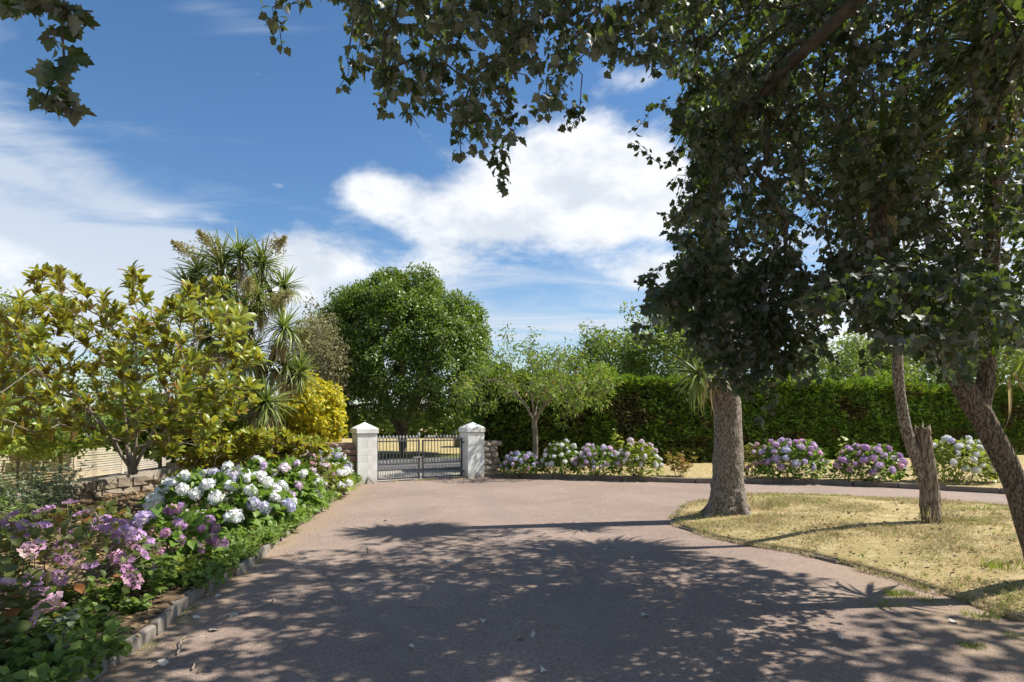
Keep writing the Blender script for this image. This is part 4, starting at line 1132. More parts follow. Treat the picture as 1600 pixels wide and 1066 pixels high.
sp2 = sample_poly(poly2, 130); low = np.array([P(x, y, np.interp(x, [250, 400, 535], [9.9, 11.0, 12.8]) + rng.normal() * .25) for x, y in sp2])
tips = np.vstack([tips, top, low])
stems = [(smooth_path([mb, mb + (0.0, 0, 0.45), P(208, 738, Ym)], 4), -1)]
nd = 8
for pl in ([P(190, 712, Ym), P(172, 680, Ym - .2), P(140, 640, Ym - .3), P(90, 600, Ym - .3)], [P(200, 705, Ym + .2), P(196, 660, Ym + .3), P(190, 580, Ym + .3)], [P(218, 715, Ym), P(232, 690, Ym + .1), P(262, 620, Ym + .2), P(300, 560, Ym + .3)], [P(212, 700, Ym - .2), P(214, 620, Ym - .2), P(212, 520, Ym)]):
    stems.append((smooth_path(pl, 4), nd))
stems.append((smooth_path([P(222, 790, Ym), P(255, 770, Ym + .2), P(300, 742, Ym + .6), P(370, 722, Ym + 1.3), P(450, 705, Ym + 2.3)], 4), 1))
stems.append((smooth_path([P(195, 772, Ym), P(165, 768, Ym - .2), P(150, 745, Ym - .3)], 4), 2))
A, PR, ti, nr = grow(stems, tips, 0.22, 0.03, 0.03, 0.35); V, T = skin(A, PR, 0.0068, 0.39, 0.062, np.linspace(0.088, 0.075, 9)); t.mesh('trunk', V, T, M_bark, None, None, None, True)
ax = norm(A[ti] - A[PR[ti]]) * 0.6 + np.array((0.1, -0.1, 0.75)); ax = norm(ax)
per = 13; n = len(tips) * per; c = np.repeat(A[ti], per, axis=0); axr = np.repeat(ax, per, axis=0)
th = 0.2 + 1.05 * rng.random(n); phv = np.tile(np.arange(per) * 2.4, len(tips)) + rng.random(n) * 0.5; e1 = norm(np.cross(axr, np.array((0.2, 0.3, 0.9)))); e2 = np.cross(axr, e1)
rd = e1 * np.cos(phv)[:, None] + e2 * np.sin(phv)[:, None]; d = axr * np.cos(th)[:, None] + rd * np.sin(th)[:, None]
pos = c - axr * (0.11 * rng.random(n))[:, None] + d * 0.015
split_leaves(t, TP_mag, L_magnolia, pos, frames(d, axr + rng.normal(size=(n, 3)) * 0.15), 0.115 + 0.10 * rng.random(n), 300, cell=11)

# ================================================================ WHITE POPLAR overhead
pb = np.array((6.4, -0.8, 0.0)); t = Thing('poplar_tree', 'white poplar whose leafy branches hang over the drive from the top right', 'poplar tree', pb)


def shadow_xy(p):
    k = p[..., 2] / sdir.z; return p[..., 0] - sdir.x * k, p[..., 1] - sdir.y * k


R1 = [(1005, -40), (1620, -40), (1620, 555), (1560, 545), (1500, 590), (1460, 575), (1420, 540), (1370, 555), (1330, 505), (1290, 545), (1255, 590), (1190, 608), (1130, 610), (1095, 590), (1080, 530), (1040, 505), (1010, 520), (1000, 480), (1030, 450), (1060, 400), (1045, 345), (1075, 300), (1085, 250), (1050, 200), (1075, 130), (1030, 70)]
sp = sample_poly(R1, 3800)
gap = np.zeros(len(sp), bool)
for gx, gy, gw, gh in ((1275, 390, 45, 65), (1300, 520, 55, 30), (1385, 60, 22, 40), (1440, 120, 30, 35), (1250, 325, 22, 16), (1345, 225, 25, 30), (1590, 420, 20, 60), (1480, 330, 30, 40)):
    gap |= ((sp[:, 0] - gx) / gw) ** 2 + ((sp[:, 1] - gy) / gh) ** 2 < 1
sp = sp[~gap | (rng.random(len(sp)) < 0.42)]
dd = np.where(sp[:, 1] > 430, 3.6 + 2.6 * rng.random(len(sp)), 4.3 + 3.2 * rng.random(len(sp)))
dd = np.where(sp[:, 0] < 1250, np.maximum(dd, 4.6), dd)
dd = np.where((rng.random(len(sp)) < 0.38) & (sp[:, 1] < 420), 7.0 + 3.6 * rng.random(len(sp)), dd)
tA = np.array([P(x, y, Y) for (x, y), Y in zip(sp, dd)])
R2 = [(505, -30), (520, 45), (560, 110), (610, 150), (680, 170), (720, 200), (745, 235), (790, 215), (860, 175), (895, 120), (950, 90), (1010, 95), (1060, 120), (1060, -30)]
sp = sample_poly(R2, 360); tB = np.array([P(x, y, 3.0 + 1.5 * rng.random()) for x, y in sp])
ext = [(437, 45, 3.6), (440, 72, 3.6), (425, 12, 3.4), (470, 10, 3.2), (530, 135, 3.8), (545, 115, 3.8), (596, 180, 3.9), (600, 165, 3.7), (655, 200, 3.6), (640, 175, 3.6), (780, 262, 3.4), (787, 285, 3.4), (776, 240, 3.4), (790, 300, 3.4), (800, 220, 3.5), (890, 195, 3.9), (905, 185, 4.0), (880, 165, 3.9), (940, 105, 4.2), (965, 95, 4.2), (745, 240, 3.4), (720, 245, 3.5), (395, 0, 2.6),
       (1012, 122, 4.6), (1020, 165, 5.2), (990, 205, 5.3), (985, 222, 5.2), (1010, 240, 5.3), (1035, 260, 5.3), (1030, 335, 5.6), (1050, 340, 5.5), (1020, 425, 5.4), (1008, 440, 5.4), (995, 510, 5.2), (1000, 535, 5.2), (1018, 500, 5.2), (1035, 480, 5.2), (1205, 640, 4.8), (1190, 660, 4.8), (1170, 625, 4.6), (1215, 615, 4.5), (1255, 600, 4.2), (1275, 585, 4.2), (1310, 560, 4.2), (1345, 580, 4.2), (1500, 600, 3.8), (1470, 585, 3.6),
       (40, 10, 2.0), (20, 0, 2.1), (75, 2, 2.0), (110, 15, 2.0), (145, 18, 2.0), (95, 28, 2.0), (100, 88, 2.0), (120, 95, 2.0), (92, 158, 2.0), (70, 155, 2.0), (118, 160, 2.0), (110, 178, 2.0)]
ext += [(a, b, 5.2 + 0.6 * rng.random()) for a, b in sample_poly([(1030, 90), (1100, 90), (1120, 330), (1075, 345), (1085, 250), (1045, 210), (1065, 140)], 60)] + [(a, b, 5.0 + 0.8 * rng.random()) for a, b in sample_poly([(1040, 230), (1100, 230), (1110, 420), (1050, 410), (1060, 330)], 40)]
tC = np.array([P(x, y, Y) for x, y, Y in ext])
# the crown overhead, out of the picture: what shades the drive
cand = np.column_stack([-4.6 + 14.4 * rng.random(9000), -2.5 + 12.5 * rng.random(9000), 3.6 + 4.2 * rng.random(9000)])
def shade_front(x):                                    # how far up the drive the shade reaches
    return np.interp(x, [-7, -4.5, -3.2, -2, -1.1, -0.4, 0.3, 0.7, 1.2, 2.2, 3.2, 3.9, 4.6, 8], [6.6, 6.8, 7.0, 7.8, 8.8, 9.1, 8.9, 8.0, 7.7, 7.3, 5.8, 5.0, 4.2, 2.2])


sx, sy = shadow_xy(cand); px, py, dpt = proj(cand); front = shade_front(sx)
keep = (sy < front) & (sy > -0.5) & (sx > -6.8) & (sx < 7.5) & ((py < -45) | (cand[:, 1] < 0.6))
fl = np.array([mnoise.noise(Vector((a * 0.85, b * 0.85, 2.0))) for a, b in zip(sx, sy)])
keep &= rng.random(9000) < np.clip(0.75 + fl * 1.9, 0.08, 1.0) * np.where(sy < 4.7, 0.62, 1.0)
tD = cand[keep][:900]
sx, sy = shadow_xy(tA); tA = tA[(sy < shade_front(sx)) & ~((sx > 3.2) & (sy > 5.2))]
limbs = [(smooth_path([pb, pb + (-.2, .4, 2), pb + (-.7, 1.3, 4.0)], 5), -1)]                        # nodes 0..10
def limb(pts, start): limbs.append((smooth_path(pts, 5), start))
limb([(5.4, 1.4, 5.0), (4.2, 2.8, 5.4), (3.0, 3.6, 4.95), (2.25, 4.1, 4.35), (1.7, 4.7, 3.9)], 10)
limb([(5.0, 1.2, 5.4), (3.2, 2.2, 6.0), (1.2, 2.9, 5.7), (-0.6, 3.1, 4.9), (-1.9, 2.6, 4.0)], 10)
limb([(5.5, 2.4, 5.4), (4.9, 4.2, 6.4), (4.0, 6.0, 6.9), (3.1, 7.2, 6.6)], 10)
limb([(6.2, 1.5, 5.5), (6.6, 3.0, 6.2), (6.0, 4.6, 6.0), (4.9, 5.6, 5.2)], 10)
limb([(4.8, -.2, 5.6), (2.6, -.6, 6.6), (0.2, 0, 6.6), (-2, .8, 5.8)], 10)
alltips = np.vstack([tA, tB, tC, tD]); nl = len(alltips)
A, PR, ti, nr = grow(limbs, alltips, 0.22, 0.10, 0.025, 0.12, 0.8)
rr = np.concatenate([np.linspace(.24, .17, 11)] + [np.linspace(.10, .03, len(l[0])) for l in limbs[1:]])
V, T = skin(A, PR, 0.0028, 0.42, 0.10, rr); t.mesh('branches', V, T, M_poplarbark, None, None, None, True)


def twig_leaves(idx, per, back, spread, size):
    P0 = []; n = len(idx)
    for i in idx:
        chain = [A[i]]; j = i; L = 0
        while PR[j] >= 0 and L < back: L += np.linalg.norm(A[j] - A[PR[j]]); j = PR[j]; chain.append(A[j])
        chain = np.array(chain); s_ = np.r_[0, np.cumsum(np.linalg.norm(np.diff(chain, axis=0), axis=1))]
        q = rng.random(per) ** 1.3 * min(back, s_[-1]); P0.append(np.column_stack([np.interp(q, s_, chain[:, c]) for c in range(3)]))
    pos = np.concatenate(P0); m = len(pos); off = rand_dir(m) * np.array((1, 1, .7)); pos = pos + off * (spread * (0.3 + 0.7 * rng.random(m)))[:, None]
    d = norm(off * (1, 1, .4)) * 0.75 + rng.normal(size=(m, 3)) * 0.35 + np.array((0, 0, -0.55)); u = np.array((0, 0, 0.8)) + rng.normal(size=(m, 3)) * 0.55
    return pos, frames(d, u), size * (0.6 + 0.65 * rng.random(m))


nA, nB, nC = len(tA), len(tB), len(tC)
p1 = twig_leaves(ti[:nA], 10, 0.40, 0.09, 0.063); p2 = twig_leaves(ti[nA:nA + nB], 10, 0.28, 0.065, 0.052); p3 = twig_leaves(ti[nA + nB:nA + nB + nC], 9, 0.16, 0.05, 0.056)
pos, R, s = [np.concatenate(q) for q in zip(p1, p2, p3)]
split_leaves(t, TP_poplar, L_poplar, pos, R, s, 300, bulk='hanging_foliage', cell=14)
pos, R, s = twig_leaves(ti[nA + nB + nC:], 23, 0.5, 0.20, 0.12)
split_leaves(t, TP_poplar2, L_poplar, pos, R, s, 0, bulk='overhead_foliage')

# ================================================================ HYDRANGEAS


def floret_tpl():
    V, T = [(0, 0, 0)], []
    for k in range(4):
        a = k * math.pi / 2; ca, sa = math.cos(a), math.sin(a)
        i = len(V)
        for (x, y, z) in ((0.55, 0.45, 0.12), (1.0, 0.0, 0.05), (0.55, -0.45, 0.12)): V.append((x * ca - y * sa, x * sa + y * ca, z))
        T += [(0, i + 1, i), (0, i + 2, i + 1)]
    return np.array(V, float), np.array(T)


TP_floret = floret_tpl()


def head_mesh(mat, kind='mop', seed=0, nf=64):
    """flower head of radius about 1 looking along local z"""
    if kind == 'mop':
        k = np.arange(nf); z = 1 - 1.62 * (k + 0.5) / nf; ph = k * 2.39996 + seed
        d = np.column_stack([np.sqrt(1 - z * z) * np.cos(ph), np.sqrt(1 - z * z) * np.sin(ph), z])
        lump_ = np.array([mnoise.noise(Vector(q_ * 1.7) + Vector((seed * 3.1, nf, 0))) for q_ in d]); pos = d * (0.82 + 0.16 * rng.random(nf) + 0.28 * lump_)[:, None] * (1, 1, 0.62 + 0.1 * seed) * 0.9; u = d + rng.normal(size=(nf, 3)) * 0.22
        R = frames(rng.normal(size=(nf, 3)), u); s = 0.24 + 0.08 * rng.random(nf)
        parts = [tmpl_scatter(TP_floret, pos, R, s)]
        bm = bmesh.new(); bmesh.ops.create_icosphere(bm, subdivisions=1, radius=0.72); bm.verts.ensure_lookup_table()
        V = np.array([v.co * 1 for v in bm.verts]) * (1, 1, 0.8); T = np.array([[v.index for v in f.verts] for f in bm.faces]); bm.free(); parts.append((V, T, np.full(len(V), 0.5)))
    else:
        n1 = 22; a = np.linspace(0, 2 * math.pi, n1, endpoint=False) + rng.random(n1) * .3; r = 0.72 + 0.3 * rng.random(n1)
        pos = np.column_stack([r * np.cos(a), r * np.sin(a), -0.12 + 0.14 * rng.random(n1)]); u = np.array((0, 0, 1.0)) + rng.normal(size=(n1, 3)) * 0.4
        parts = [tmpl_scatter(TP_floret, pos, frames(rng.normal(size=(n1, 3)), u), 0.26 + 0.08 * rng.random(n1))]
        n2 = 44; rr = 0.66 * np.sqrt(rng.random(n2)); a = rng.random(n2) * 6.28
        pos = np.column_stack([rr * np.cos(a), rr * np.sin(a), 0.10 * (1 - rr ** 2) + 0.05 * rng.random(n2)]); u = np.array((0, 0, 1.0)) + rng.normal(size=(n2, 3)) * 0.6
        parts.append(tmpl_scatter(TP_floret, pos, frames(rng.normal(size=(n2, 3)), u), 0.10 + 0.07 * rng.random(n2)))
    V, T, v = merge(parts)
    return np_mesh('flower_head', V, T, mat, v)


HEADS = {(c, k): [head_mesh(PET[c], k, s_, nf) for s_, nf in ((0, 64), (1, 46), (2, 78))] for c in PET for k in ('mop', 'lace')}


def hydrangea(label, c, r, h, nh, hs, pal, lmat=L_hyd, nleaf=420, ls=0.11, kind='mop', group='hydrangeas', single=40, zb=0.08, upright=0.5, leafless=0.0, extra=()):
    """c ground centre, r (x, y) radii, h height; pal = list of (colour, weight)"""
    base = np.array((c[0], c[1], zb)); t = Thing('hydrangea', label, 'hydrangea', base, group)
    cols = [q[0] for q in pal]; w = np.array([q[1] for q in pal], float); w /= w.sum()
    pts, tries = [], 0
    gap = hs * 1.75
    while len(pts) < nh and tries < 6000:
        tries += 1
        a = rng.random() * 2 * math.pi; cz = 0.12 + 0.88 * rng.random(); sr = math.sqrt(max(0, 1 - (cz * 0.97) ** 2))
        if math.sin(a) > 0.35 and rng.random() < 0.75: continue
        p = base + np.array((r[0] * sr * math.cos(a), r[1] * sr * math.sin(a), h * (0.22 + 0.78 * cz))) * (0.93 + 0.13 * rng.random())
        if all(np.linalg.norm(p - q) > gap for q in pts): pts.append(p)
        elif tries % 500 == 0: gap *= 0.86
    pts = np.array(pts + [np.array(e) for e in extra])
    st_, leafp, leafd, leafu = [], [], [], []
    ctr = base + (0, 0, h * 0.35)
    for p in pts:
        d = norm(p - ctr); s0 = base + np.array((rng.normal() * r[0] * 0.16, rng.normal() * r[1] * 0.16, -0.02)); mid_ = s0 * 0.45 + p * 0.55 + np.array((0, 0, -0.06 * h)) + d * 0.03
        path = smooth_path([s0, mid_, p - norm(d + (0, 0, .6)) * hs * 0.5], 4); st_.append(tube(path, np.linspace(0.0065, 0.0035, len(path)), 4))
        ck = cols[rng.choice(len(cols), p=w)]; kk = kind if kind != 'mix' else ('lace' if rng.random() < 0.5 else 'mop')
        u = norm(d * 0.6 + np.array((0, -0.10, upright)) + rng.normal(size=3) * 0.28); R = frames(rng.normal(size=3)[None], u[None])[0]
        t.put('flower_head', HEADS[(ck, kk)][rng.integers(3)], R, p, hs * (0.62 + 0.62 * rng.random()))
    V, T = cat(st_); t.mesh('stems', V, T, M_stem, None, None, 'stuff')
    n = int(nleaf * 1.5); a = rng.random(n) * 2 * math.pi; cz = rng.random(n) ** 0.8; rad = (0.45 + 0.62 * rng.random(n) ** 0.5) * np.sqrt(1 - (cz * 0.93) ** 2)
    pos = base + np.column_stack([r[0] * rad * np.cos(a), r[1] * rad * np.sin(a), h * (0.10 + leafless + (0.86 - leafless) * cz) * (0.8 + 0.2 * rng.random(n))])
    out = norm(pos - base - np.array((0, 0, h * 0.2))); d = out * 0.8 + rng.normal(size=(n, 3)) * 0.45 + np.array((0, 0, -0.2)); u = np.array((0, 0, 0.8)) + out * 0.5 + rng.normal(size=(n, 3)) * 0.3
    split_leaves(t, TP_oval, lmat, pos, frames(d, u), ls * (0.6 + 0.6 * rng.random(n)), single)
    return t


def gx(px, Y): return (px - CX) / F * Y


# back border, from the gate to the right
BG = 'hydrangeas of the back border'
hydrangea('lilac blue hydrangea, the first one beside the gate pillar', (gx(815, 16.6), 16.6), (0.56, 0.42), 0.60, 30, 0.080, [('lilac', 5), ('blue', 4)], L_hyd, 380, 0.11, group=BG)
hydrangea('white hydrangea beneath the cherry tree', (gx(876, 16.5), 16.5), (0.50, 0.42), 0.92, 30, 0.075, [('white', 6), ('blush', 3)], L_hyd, 480, 0.11, group=BG)
hydrangea('pink and blue hydrangea between the two white ones right of the cherry trunk', (gx(932, 16.2), 16.2), (0.64, 0.45), 0.82, 38, 0.080, [('blush', 5), ('lilac', 5), ('blue', 2)], L_hyd, 460, 0.11, group=BG)
hydrangea('pale white hydrangea with one tall faded bloom on top, by the rose bush', (gx(997, 15.9), 15.9), (0.58, 0.45), 0.94, 34, 0.075, [('white', 4), ('blush', 5)], L_hydlime, 460, 0.11, group=BG, extra=[P(1000, 692, 15.9)])
hydrangea('small pink hydrangea half hidden behind the thick palm trunk', (gx(1178, 16.0), 16.0), (0.46, 0.4), 0.86, 18, 0.075, [('pink', 4), ('blush', 3)], L_hydred, 300, 0.10, group=BG)
hydrangea('purple hydrangea just right of the thick palm trunk', (gx(1238, 15.35), 15.35), (0.86, 0.6), 1.02, 40, 0.102, [('lilac', 5), ('purple', 4), ('blue', 2), ('pink', 1)], L_hyd, 640, 0.13, group=BG)
hydrangea('purple pink hydrangea just left of the slender palm stem', (gx(1357, 14.9), 14.9), (0.80, 0.55), 0.88, 38, 0.102, [('lilac', 6), ('pink', 3), ('purple', 3)], L_hyd, 560, 0.13, group=BG)
hydrangea('large white hydrangea between the slender palm stem and the leaning trunk', (gx(1492, 14.6), 14.6), (0.90, 0.65), 1.06, 42, 0.098, [('white', 8), ('blue', 1)], L_hydlime, 680, 0.13, group=BG)

# left bed, from the camera to the gate
LG = 'hydrangeas of the left bed'
hydrangea('pink lacecap hydrangea in the bottom left corner of the bed', (-3.45, 3.85), (0.42, 0.5), 0.54, 22, 0.078, [('pink', 4), ('dusky', 2)], L_hydred, 130, 0.11, 'lace', LG, 60, 0.09, 0.9, 0.1)
hydrangea('leggy purple lacecap hydrangea with bare stems in the foreground', (-3.80, 5.0), (0.80, 0.7), 0.70, 42, 0.078, [('dusky', 7), ('purple', 3), ('pink', 1), ('faded', 1)], L_hydred, 240, 0.10, 'lace', LG, 120, 0.09, 0.9, 0.22)
hydrangea('purple mophead hydrangea leaning over the kerb in front of the white one', (-3.48, 6.2), (0.46, 0.5), 0.60, 30, 0.080, [('dusky', 5), ('purple', 4), ('lilac', 2), ('pink', 2), ('faded', 1)], L_hyd, 300, 0.12, 'mop', LG, 100, 0.09, 0.5, 0.1)
hydrangea('purple lacecap hydrangea at the foot of the magnolia', (-4.85, 6.7), (0.80, 0.6), 0.58, 15, 0.075, [('lilac', 2), ('dusky', 5), ('faded', 1)], L_hydred, 190, 0.11, 'lace', LG, 40, 0.1, 0.9, 0.2)
hydrangea('large white hydrangea with big domed heads in the middle of the bed', (-4.05, 8.5), (0.98, 0.75), 0.80, 56, 0.100, [('white', 8), ('blue', 1)], L_hyd, 700, 0.15, 'mop', LG, 200, 0.08)
hydrangea('white and lilac hydrangea just beyond the largest white one', (-3.95, 10.2), (0.72, 0.7), 0.84, 28, 0.100, [('white', 5), ('lilac', 3), ('blush', 2)], L_hyd, 760, 0.15, 'mop', LG, 120, 0.08)
hydrangea('dusky pink lacecap hydrangea between the white blooms near the gate', (-4.1, 11.8), (0.62, 0.6), 0.86, 22, 0.085, [('blush', 3), ('pink', 3), ('faded', 1)], L_hydred, 380, 0.12, 'lace', LG, 40, 0.08, 0.8)
hydrangea('white hydrangea low at the kerb near the gate', (-3.72, 12.4), (0.42, 0.7), 0.60, 17, 0.09, [('white', 7), ('blue', 2)], L_hydlime, 400, 0.12, 'mop', LG, 30, 0.07)
hydrangea('white and blue hydrangea nearest the gate pillar', (-4.15, 13.7), (0.50, 0.75), 0.86, 40, 0.09, [('white', 6), ('blue', 4), ('blush', 1)], L_hyd, 520, 0.12, 'mop', LG, 30, 0.07)

# ================================================================ SMALLER PLANTS


def leafy(name, label, c, h, spread, nst, lmat, ls, tm=TP_lance, group=None, cat_='plant', z=0.08, per=14, stem=M_greenstem, single=0, lean=0.5):
    base = np.array((c[0], c[1], z)); t = Thing(name, label, cat_, base, group); st_, P_, D_ = [], [], []
    for _ in range(nst):
        a = rng.random() * 2 * math.pi; r = spread * rng.random() ** 0.5; hh = h * (0.6 + 0.5 * rng.random()); s0 = base + np.array((0.3 * r * math.cos(a), 0.3 * r * math.sin(a), -0.02)); e = base + np.array((r * math.cos(a), r * math.sin(a), hh)); m_ = (s0 + e) / 2 + np.array((0, 0, 0.1 * hh))
        path = smooth_path([s0, m_, e], 5); st_.append(tube(path, np.linspace(0.004, 0.0018, len(path)), 3))
        f = 0.25 + 0.75 * rng.random(per); q = np.column_stack([np.interp(f, np.linspace(0, 1, len(path)), path[:, k]) for k in range(3)]); b_ = rng.random(per) * 6.28
        P_.append(q); D_.append(np.column_stack([np.cos(b_), np.sin(b_), 0.35 * (1 - lean) - 0.15 + 0.5 * (f > .9)]))
    V, T = cat(st_); t.mesh('stems', V, T, stem, None, None, 'stuff')
    pos, d = np.concatenate(P_), np.concatenate(D_); n = len(pos); d = d + rng.normal(size=(n, 3)) * 0.25
    split_leaves(t, tm, lmat, pos, frames(d, np.array((0, 0, 1.0)) + rng.normal(size=(n, 3)) * 0.3), ls * (0.55 + 0.7 * rng.random(n)), single)
    return t


leafy('rose_bush', 'small bronze tinted rose bush on the back lawn left of the thick palm trunk', (gx(1062, 16.1), 16.1), 0.62, 0.5, 22, L_rose, 0.10, TP_oval, None, 'rose bush', 0.08, 16)
leafy('young_sapling', 'thin lime green sapling sticking up between two hydrangeas by the hedge', (gx(962, 17.2), 17.2), 1.25, 0.16, 5, L_hydlime, 0.16, TP_oval, None, 'sapling', 0.08, 14)
leafy('leafy_shrub', 'lime green leafy shrub glimpsed behind the purple hydrangea left of the slender stem', (gx(1318, 15.8), 15.8), 0.95, 0.18, 6, L_hydlime, 0.14, TP_oval, None, 'shrub', 0.08, 12)
leafy('leafy_shrub', 'lime green leafy shrub at the far right of the white hydrangea', (gx(1556, 14.6), 14.6), 0.6, 0.35, 9, L_hydlime, 0.14, TP_oval, None, 'shrub', 0.08, 12)
# bramble-like cover on and before the low wall at the left
for (x, y, h, sp_, lb, mt) in [(-6.4, 8.0, 0.85, 0.75, 'silvery green shrub in front of the low wall left of the magnolia trunk', L_grey),
                               (-6.9, 7.0, 0.62, 0.8, 'grey green sprawling shrub on the low wall at the left edge', L_grey),
                               (-5.9, 6.6, 0.66, 0.7, 'mid green bushy weed clump left of the magnolia foot', L_weed),
                               (-5.15, 5.6, 0.55, 0.6, 'green bushy weed clump behind the purple lacecap at the left edge', L_weed),
                               (-7.5, 9.5, 0.75, 0.7, 'grey leaved shrub spilling over the low wall in front of the slatted fence', L_grey)]:
    leafy('bushy_shrub', lb, (x, y), h, sp_, 46, mt, 0.085, TP_lance, 'shrubs by the low wall', 'shrub', 0.12, 24)
# bright weeds along the kerb
spots = [(-3.05, 5.15, .34, .24, 12, L_weed), (-3.2, 4.75, .24, .2, 9, L_weed), (-3.0, 5.6, .26, .18, 8, L_hydlime), (-3.4, 4.25, .30, .26, 10, L_weed), (-3.15, 3.75, .22, .22, 9, L_weed), (-3.7, 4.2, .32, .25, 9, L_weed), (-2.95, 4.3, .16, .16, 7, L_weed), (-3.0, 3.95, .2, .2, 8, L_grey)]
lbs = ['nettle-like bright green weed at the kerb below the purple mophead', 'low green weed at the kerb before the bare purple lacecap stems', 'lime green weed tuft at the kerb between the two purple hydrangeas', 'dark green weed clump in the bottom left of the bed',
       'green weed clump at the kerb in the bottom left corner', 'taller green weed beside the pink lacecap', 'tiny green weed on the kerb in the foreground', 'grey green weed at the kerb in the foreground']
spots += [(-3.55, 4.75, .30, .26, 12, L_weed), (-3.9, 3.7, .34, .3, 12, L_weed), (-4.3, 4.6, .36, .3, 12, L_grey), (-3.25, 5.35, .22, .2, 9, L_weed), (-4.4, 5.3, .5, .35, 14, L_weed), (-2.98, 4.75, .14, .16, 8, L_weed), (-3.3, 3.45, .26, .22, 10, L_weed)]
lbs += ['mid green weed under the bare stems of the purple lacecap', 'leafy green weed at the very left of the bottom left corner', 'grey green weed left of the purple lacecap stems', 'small weed between the purple mophead and the kerb weed', 'tall green weed behind the purple lacecap stems', 'creeping weed on the soil right at the foreground kerb', 'low weed below the pink lacecap']
for (x, y, h, sp_, ns, mt), lb in zip(spots, lbs): leafy('weed', lb, (x, y), h, sp_, ns, mt, 0.075, TP_oval, 'weeds along the bed kerb', 'weed', 0.08, 12, single=25)
yk = np.array([p[1] for p in KL]); xk = np.array([p[0] for p in KL])
n = 9500; y = 3.0 + 12.2 * rng.random(n); x = np.interp(y, yk, xk) + 0.05 - 0.75 * rng.random(n) ** 1.3
msk = np.array([mnoise.noise(Vector((a * 1.3, b * 1.3, 4))) for a, b in zip(x, y)]) > np.interp(y, [3, 6.5, 8, 15], [0.02, -0.05, -0.3, -0.5]); x, y = x[msk], y[msk]; n = len(x)
pos = np.column_stack([x, y, 0.085 + 0.13 * rng.random(n) ** 1.5]); V, T, v = tmpl_scatter(TP_oval, pos, frames(rand_dir(n) + (0, 0, .3), rand_dir(n) * .5 + (0, 0, 1)), 0.045 + 0.05 * rng.random(n))
tag(link(bpy.data.objects.new('ground_cover', np_mesh('ground_cover', V, T, L_weed, v))), 'low green ground cover along the kerb of the left bed', 'ground cover', None, 'stuff')
n = 6500; y = 3 + 12 * rng.random(n); f = rng.random(n); x = np.interp(y, yk, xk) * (1 - f) + np.interp(y, [p[1] for p in WL], [p[0] for p in WL]) * f
pos = np.column_stack([x, y, np.array([bed_z(a, b) for a, b in zip(x, y)]) + 0.12 * f + 0.01]); L_litter = leaf_mat('leaf_litter', (0.30, 0.20, 0.10), (0.42, 0.30, 0.17), None, 0.1, None, 0.8, 0.1)
V, T, v = tmpl_scatter(TP_oval, pos, frames(rand_dir(n) * (1, 1, .3), rand_dir(n) * .4 + (0, 0, 1)), 0.03 + 0.045 * rng.random(n))
tag(link(bpy.data.objects.new('leaf_litter', np_mesh('leaf_litter', V, T, L_litter, v))), 'brown dry leaves littering the soil of the left bed', 'leaf litter', None, 'stuff')


# ---------------------------------------------------------------- grass


def grass(name, label, xy, zf, hs, mat, w=0.006, lean=0.6):
    n = len(xy); z = zf(xy[:, 0], xy[:, 1]); pos = np.column_stack([xy, z - 0.005]); d = np.column_stack([rng.normal(size=(n, 2)) * lean, np.ones(n)])
    s = np.column_stack([np.full(n, w) * (0.7 + 0.6 * rng.random(n)), hs * (0.5 + rng.random(n)), hs * (0.5 + rng.random(n))])
    V, T, v = tmpl_scatter(TP_blade, pos, frames(d, rand_dir(n) * (1, 1, .2)), s)
    return tag(link(bpy.data.objects.new(name, np_mesh(name, V, T, mat, v))), label, 'grass', None, 'stuff')


def lz(x, y): return lawn_z(x, y)


vis = LE[:, :2]; xy = sample_poly(vis, 260000); dens = np.array([mnoise.fractal(Vector((a * 1.1, b * 1.1, 6)), 1, 2, 3) for a, b in xy[::1]])
near = np.clip(9.5 / np.maximum(xy[:, 1], 2), 0, 1.6); px, py, _ = proj(np.column_stack([xy, np.zeros(len(xy))])); ok = (px < 1680) & (rng.random(len(xy)) < np.clip(0.62 + dens * 1.3, .05, 1) * near)
xy = xy[ok]; dens = dens[ok]; zz = lz(xy[:, 0], xy[:, 1])
grass('lawn_grass', 'short dry straw coloured grass on the lawn under the palms', xy, lambda a, b: zz + 0.018 * np.array([hz(p, q, 1.7) for p, q in zip(a, b)]), 0.022 + 0.05 * np.clip(dens + .3, 0, 1) ** 1.3, L_grass, 0.0075, 1.1)
# fringe spilling over the edging, weed rosettes and litter on the lawn
n = 16000; f = rng.random(n) * len(LE); i0 = f.astype(int) % len(LE); i1 = (i0 + 1) % len(LE); q = LE[i0] + (LE[i1] - LE[i0]) * (f - f.astype(int))[:, None]; inw = norm(LC - q); q = q + inw * (-0.11 + 0.20 * rng.random(n))[:, None]
m_ = np.array([mnoise.noise(Vector((a * 2.2, b * 2.2, 8))) for a, b, _ in q]) > -0.1; q = q[m_]
grass('lawn_fringe', 'ragged dry grass hanging over the edge of the lawn', q[:, :2], lambda a, b: np.full(len(a), 0.015), np.full(len(q), .05), L_grass, .006, 1.0)
xy = sample_poly(vis, 20000); k = np.array([mnoise.fractal(Vector((a * 0.9, b * 0.9, 11)), 1, 2, 4) for a, b in xy]); xy = xy[(k > 0.12) & (rng.random(len(xy)) < .5)]; n = len(xy)
pos = np.column_stack([xy, lz(xy[:, 0], xy[:, 1]) + 0.012 + .02 * rng.random(n)]); V, T, v = tmpl_scatter(TP_oval, pos, frames(rand_dir(n) * (1, 1, .4) + (0, 0, .25), rand_dir(n) * .4 + (0, 0, 1)), 0.018 + 0.028 * rng.random(n))
tag(link(bpy.data.objects.new('lawn_weeds', np_mesh('lawn_weeds', V, T, L_green, v))), 'small green weed rosettes scattered over the dry lawn', 'weeds', None, 'stuff')
